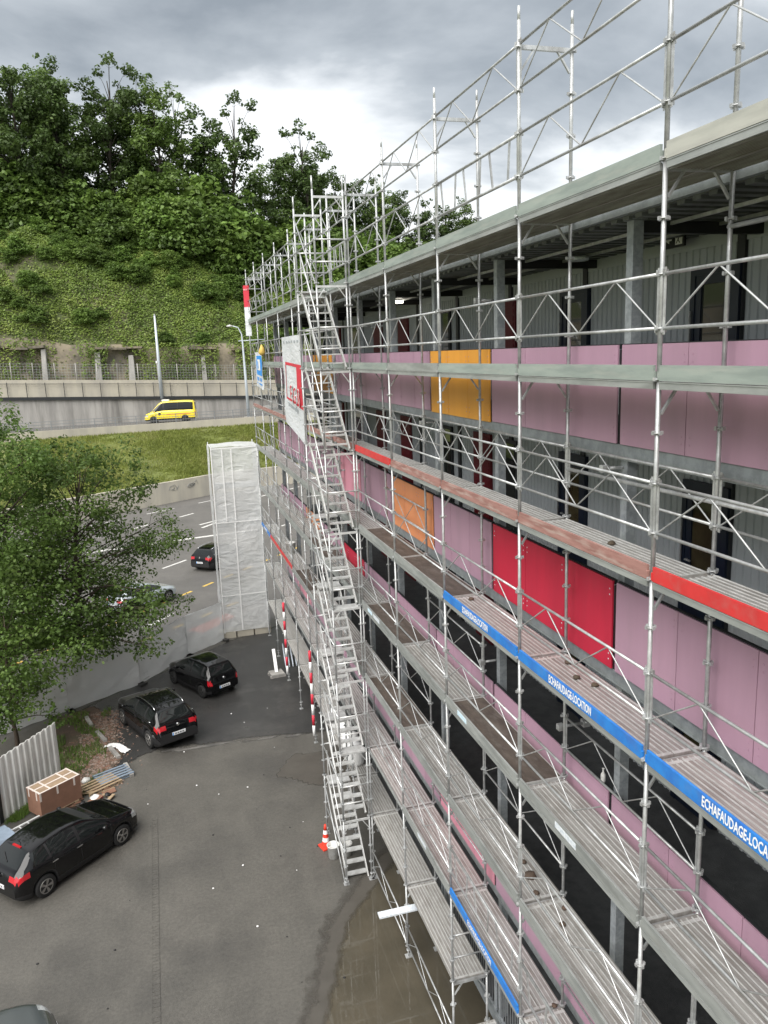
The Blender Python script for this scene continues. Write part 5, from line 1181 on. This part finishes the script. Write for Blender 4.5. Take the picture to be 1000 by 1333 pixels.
tb = empty('tube_bundle', (4.8, 34.9, .01)); tag(tb, 'bundle of blue grey steel tubes lying under the scaffold passage', 'tubes')
for i in range(9): obj('tube', MB().tube((0, 0, 0), (.12, 1.6, .5), .03, 7).mesh('tube', M['polewhite']), tb, (i % 5*.17, 0, .03+.07*(i//5)))
st = empty('timber_stack', (4.25, 34.15, .01), R(8)); tag(st, 'white board leaning on grey timber bearers by the warning sleeve', 'timber')
obj('bearer', MB().box(-.35, .35, -.28, -.13, 0, .1).box(-.35, .35, .13, .28, 0, .1).box(-.3, .3, -.3, .3, .1, .17).mesh('bearer', M['concrete']), st); obj('board', MB().bar((.0, .0, .17), (.12, .75, 1.0), .14, .04).mesh('board', M['white']), st)
# street lamp and mast beyond
lp = empty('street_lamp', (10.7, 96.5, 6.0)); tag(lp, 'tall pale street lamp with curved arm on the edge of the upper road', 'street lamp')
obj('footing', MB().box(-.5, .5, -.4, .4, -.4, 1.3).mesh('footing', M['concrete']), lp)
obj('pole', MB().path([(0, 0, 1.2), (-.05, 0, 6), (-.12, 0, 10.0), (-.18, 0, 11.0), (-.55, 0, 11.75), (-1.2, 0, 11.95)], [.20, .15, .10, .075, .06, .05], 10).mesh('pole', M['polewhite']), lp)
obj('lamp_head', MB().path([(-1.15, 0, 11.93), (-1.5, 0, 11.96), (-1.85, 0, 11.92)], [.07, .14, .06], 8).mesh('lamp_head', M['bucket']), lp)
obj('cross_arm', MB().tube((-.6, 0, 10.2), (2.6, 0, 10.3), .05, 6).mesh('cross_arm', M['polewhite']), lp)
ma = empty('mast', (.9, WL(.9)-.1, 9.6)); tag(ma, 'tapered pale steel mast standing at the parapet above the minibus', 'mast')
obj('pole', MB().tube((0, 0, .0), (0, 0, 10.1), .24, 12, .10).mesh('pole', M['polewhite']), ma); obj('cap', MB().tube((0, 0, 10.1), (0, 0, 10.25), .11, 10).mesh('cap', M['steel']), ma); obj('bracket', MB().cbox((-.25, -.1, 4.5), .2, .2, .3).mesh('bracket', M['white']), ma)
# dirt, clods and tools left on the decks
for i, (x, y, k) in enumerate(((5.15, 10.35, 5), (5.2, 10.7, 5), (5.05, 9.95, 5), (5.3, 9.5, 5), (5.1, 9.2, 5), (5.25, 9.4, 3), (5.1, 8.9, 3), (5.2, 8.6, 3), (5.15, 8.2, 2), (5.3, 9.8, 6), (5.1, 12.6, 3))):
    tag(obj('dirt_clod', lump(.05 if i else .1, i*2.3, 'dirt', .6), None, (x, y, DECK[k]+.012)), 'clod of brown dirt lying on a scaffold deck', 'dirt', 'dirt clods on the decks')
tag(obj('spray_bottle', MB().lathe([(.03, 0), (.035, .02), (.035, .12), (.012, .16), (.012, .2), (.02, .21)], 12).mesh('spray_bottle', M['bucket']), None, (PX+.03, 9.05, FLOOR[2]+1.178)), 'small white bottle left on a mauve balcony parapet', 'bottle')

# ------------------------------------------------------------------ trees, bushes, grass
def plant(name, parts, loc, sc, rz, label, cat, group):
    t = empty(name, loc, rz); t.scale = sc if hasattr(sc, '__len__') else (sc,)*3; tag(t, label, cat, group)
    if parts[0]: obj('trunk', parts[0], t)
    obj('crown', parts[1], t); return t
# near trees by the fence
tA = tree_parts('near_broadleaf', 11, 13.4, 4.6, .26, .16, 260, M['leaf_fg'], M['bark'], .22, 74, (.8, 1.4), (.4, .2), 'oak', .12)
plant('birch_tree', tA, (-7.1, 34.2, 0), 1, 0, 'tall fresh green broadleaf tree with thick brown trunk behind the white hoarding', 'tree', None)
tB = tree_parts('near_drooping', 23, 11.4, 4.9, .17, .155, 240, M['leaf_fg'], M['bark'], .22, 78, (.7, 1.35), (1.2, .5), 'oak', .2)
plant('drooping_tree', tB, (-4.5, 35.2, 0), 1, 0.0, 'spreading drooping broadleaf tree hanging over the site fence', 'tree', None)
tC = tree_parts('near_low', 31, 6.4, 2.3, .09, .14, 300, M['leaf_fg'], M['bark'], .3, 36, (.55, 1.0), (.1, .1), 'oak', .2)
plant('small_tree', tC, (-6.0, 29.9, 0), 1, 0, 'low leafy tree overhanging the white corrugated hoarding', 'tree', None)
# woodland on the hill
P1 = [tree_parts('hill_oak', s, 25, sp, .42, .52, 52, M[lm_], M['darkbark'], lo, nc, cl, (0, 0), sh) for s, sp, lm_, lo, nc, cl, sh in
      ((41, 5.8, 'leaf_dark', .18, 48, (1.3, 2.5), 'oak'), (42, 4.4, 'leaf_dark', .22, 44, (1.2, 2.2), 'tall'), (43, 5.4, 'leaf_mid', .15, 48, (1.3, 2.4), 'oak'), (44, 4.8, 'leaf_dark', .42, 28, (1.0, 1.9), 'oak'))]
P2 = [tree_parts('hill_bush', s, 7, 3.4, .14, .5, 52, M[m_], M['darkbark'], .1, 26, (1.1, 1.9), (0, 0), 'round') for s, m_ in ((51, 'leaf_bush'), (52, 'leaf_mid'), (53, 'leaf_bush'))]
LT = {0: 'broad-crowned dark green oak-like tree on the hilltop', 1: 'narrow dark green tree on the hilltop', 2: 'mid green full-crowned tree on the hilltop', 3: 'dark tree with open crown and bare limbs against the sky'}
tr = random.Random(17)
TREES = [(-24, 24, 0, 1.02), (-19, 27, 1, 1.08), (-15, 22, 0, 1.03), (-11.5, 29, 2, 1.0), (-9.5, 23, 1, 1.05), (-5, 26, 0, .9), (-2.5, 24, 3, 1.12), (1.0, 28, 1, 1.02), (3.4, 23, 2, .92), (6.8, 27, 3, 1.0), (11.0, 25, 1, .86), (14.8, 24, 3, 1.06), (19.5, 31, 2, .72), (22.5, 26, 0, .82), (25.5, 24, 3, .98), (27, 30, 1, .85), (31, 27, 2, .72), (35, 30, 0, .72), (39, 27, 2, .66), (43, 30, 0, .70), (47, 28, 1, .66), (51.5, 29, 0, .70), (56, 31, 2, .66), (62, 30, 0, .6), (69, 31, 2, .6),
         (-30, 25, 2, 1.0), (-36, 27, 0, 1.0), (-13, 36, 0, 1.05), (30, 38, 0, .8), (41, 38, 1, .75), (-22, 36, 2, 1.05)]
for x, dd, kx, s in TREES:
    s *= .90 if x < -1 else (.95 if x < 10 else 1)
    z = hill_z(x, dd); plant('woodland_tree', P1[kx], (x, WL(x)+dd, z-.4), (s*tr.uniform(.92, 1.08), s*tr.uniform(.92, 1.08), s), tr.uniform(0, 6.28), ('tall ' if s > .93 else 'medium-height ' if s > .74 else 'small ')+LT[kx], 'tree', 'woodland trees, kind %d, size %d' % (kx+1, 1 if s > .93 else 2 if s > .74 else 3))
LBU = {0: 'rounded bright green bush along the brow of the hill', 1: 'dense mid green bush along the brow of the hill', 2: 'loose bright green bush along the brow of the hill'}
k = 0
for row, d0 in ((0, 17.5), (1, 20.5), (2, 23)):
    for x in np.arange(-22, 62, 3.3):
        xx = x+tr.uniform(-1.2, 1.2)+row*1.5; dd = d0+tr.uniform(-1.3, 1.3)-max(0, (xx-0)/22)*2.0*(xx < 30); s = tr.uniform(.55, .95)*(1+.28*row)*(1.2 if 2 < xx < 16 else 1)
        if row == 0 and xx < -4 and tr.random() < .75: continue
        kk = tr.choice((0, 1, 2)); plant('hill_bush', P2[kk], (xx, WL(xx)+dd, hill_z(xx, dd)-.6), (s*1.15, s*1.15, s), tr.uniform(0, 6), LBU[kk], 'bush', 'bushes along the brow: kind %d' % (kk+1)); k += 1
for i in range(64):
    xx = -20+i*.66+tr.uniform(-.5, .5); dd = tr.choice((6.2, 7.5, 9, 10.5, 12, 13.5, 15, 16.5))+tr.uniform(-.6, .6); s = tr.uniform(.16, .36); kk = tr.choice((0, 1, 2))
    plant('slope_shrub', P2[kk], (xx, WL(xx)+dd, hill_z(xx, dd)-.15), (s*1.5, s*1.5, s), tr.uniform(0, 6), ('rounded bright green', 'dense mid green', 'loose bright green')[kk]+' low shrub among the ivy on the slope', 'shrub', 'low shrubs on the slope: kind %d' % (kk+1))
# ivy and bramble carpet on the slope
rng = np.random.default_rng(5); pts = []
while len(pts) < 210000:
    x = rng.uniform(-32, 48); dd = 4.3+17.5*rng.uniform()**.9
    bare = mn.noise(Vector((x*.11, dd*.2, 9.1)))+.35*mn.noise(Vector((x*.4, dd*.5, 3.3)))
    if bare > (.52 if x > -9 else .42) and 7 < dd < 12 and rng.uniform() < .8: continue
    if dd < 5.8 and mn.noise(Vector((x*.25, 2.2, 6))) > .05 and rng.uniform() < .9: continue
    hgt = .25+abs(mn.noise(Vector((x*.3, dd*.3, 12))))*1.5
    pts.append((x, WL(x)+dd, hill_z(x, dd)+hgt*rng.uniform()))
for i in range(16000):                                   # growth hanging over the ledge and the cliff face
    x = rng.uniform(-24, 40); h_ = rng.uniform()
    if mn.noise(Vector((x*.22, 7.7, 2)))+.5*mn.noise(Vector((x*.9, h_*1.5, 5))) < .06-.3*h_: continue
    pts.append((x, WL(x)+4.0+.5*h_+rng.uniform(-.25, .25), ZP(x)-.6+5.3*h_))
V_, F_ = leaf_cards(np.array(pts), .28, rng, .2, bias=np.array((0, -1.1, .9)))
tag(obj('ivy_carpet', np_mesh('ivy_carpet', V_, F_, M['leaf_ivy'])), 'carpet of ivy and bramble covering the slope above the cliff', 'ground cover', kind='stuff')
def blades(name, label, P, h, wd, seed, material=M['grass']):
    rng = np.random.default_rng(seed); P = np.asarray(P); n = len(P); a = rng.uniform(0, 6.28, n); hh_ = h*rng.uniform(.5, 1.3, n); V = np.empty((n, 3, 3)); lx, ly = rng.normal(0, .35, n)*hh_, rng.normal(0, .35, n)*hh_
    V[:, 0] = P+np.stack([np.cos(a)*wd, np.sin(a)*wd, 0*a], 1); V[:, 1] = P-np.stack([np.cos(a)*wd, np.sin(a)*wd, 0*a], 1); V[:, 2] = P+np.stack([lx, ly, hh_], 1)
    return tag(obj(name, np_mesh(name, V.reshape(-1, 3), np.arange(3*n).reshape(n, 3), material)), label, 'grass', kind='stuff')
GP = []
for i in range(80000):
    x = rng.uniform(-14, 16); t = rng.uniform(); y0, y1 = rw_y(x)+.5, KL(x); z = 2.1+(6.35-2.1)*(t**.9)
    GP.append((x, y0+(y1-y0)*t, z-.1))
blades('bank_grass', 'rough yellowish green grass on the bank between road and kerb wall', GP, .32, .07, 3)
GP = []
r = random.Random(9)
for i in range(9000):
    x, y = r.uniform(-6.0, -2.9), r.uniform(26.3, 33.2)
    if x < -5.2+(y-26.5)*.05+.1 or mn.noise(Vector((x*1.3, y*.9, 2))) < -.05+.25*max(0, x+3.6): continue
    GP.append((x, y, .006))
for i in range(2500):
    t = r.random(); GP.append((ha.x+(hb.x-ha.x)*t+r.uniform(.05, .45), ha.y+(hb.y-ha.y)*t-r.uniform(.05, .3), .003))
blades('weedy_grass', 'patchy weeds and grass on the soil strip beside the hoarding', GP, .16, .014, 4, M['leaf_bush'])
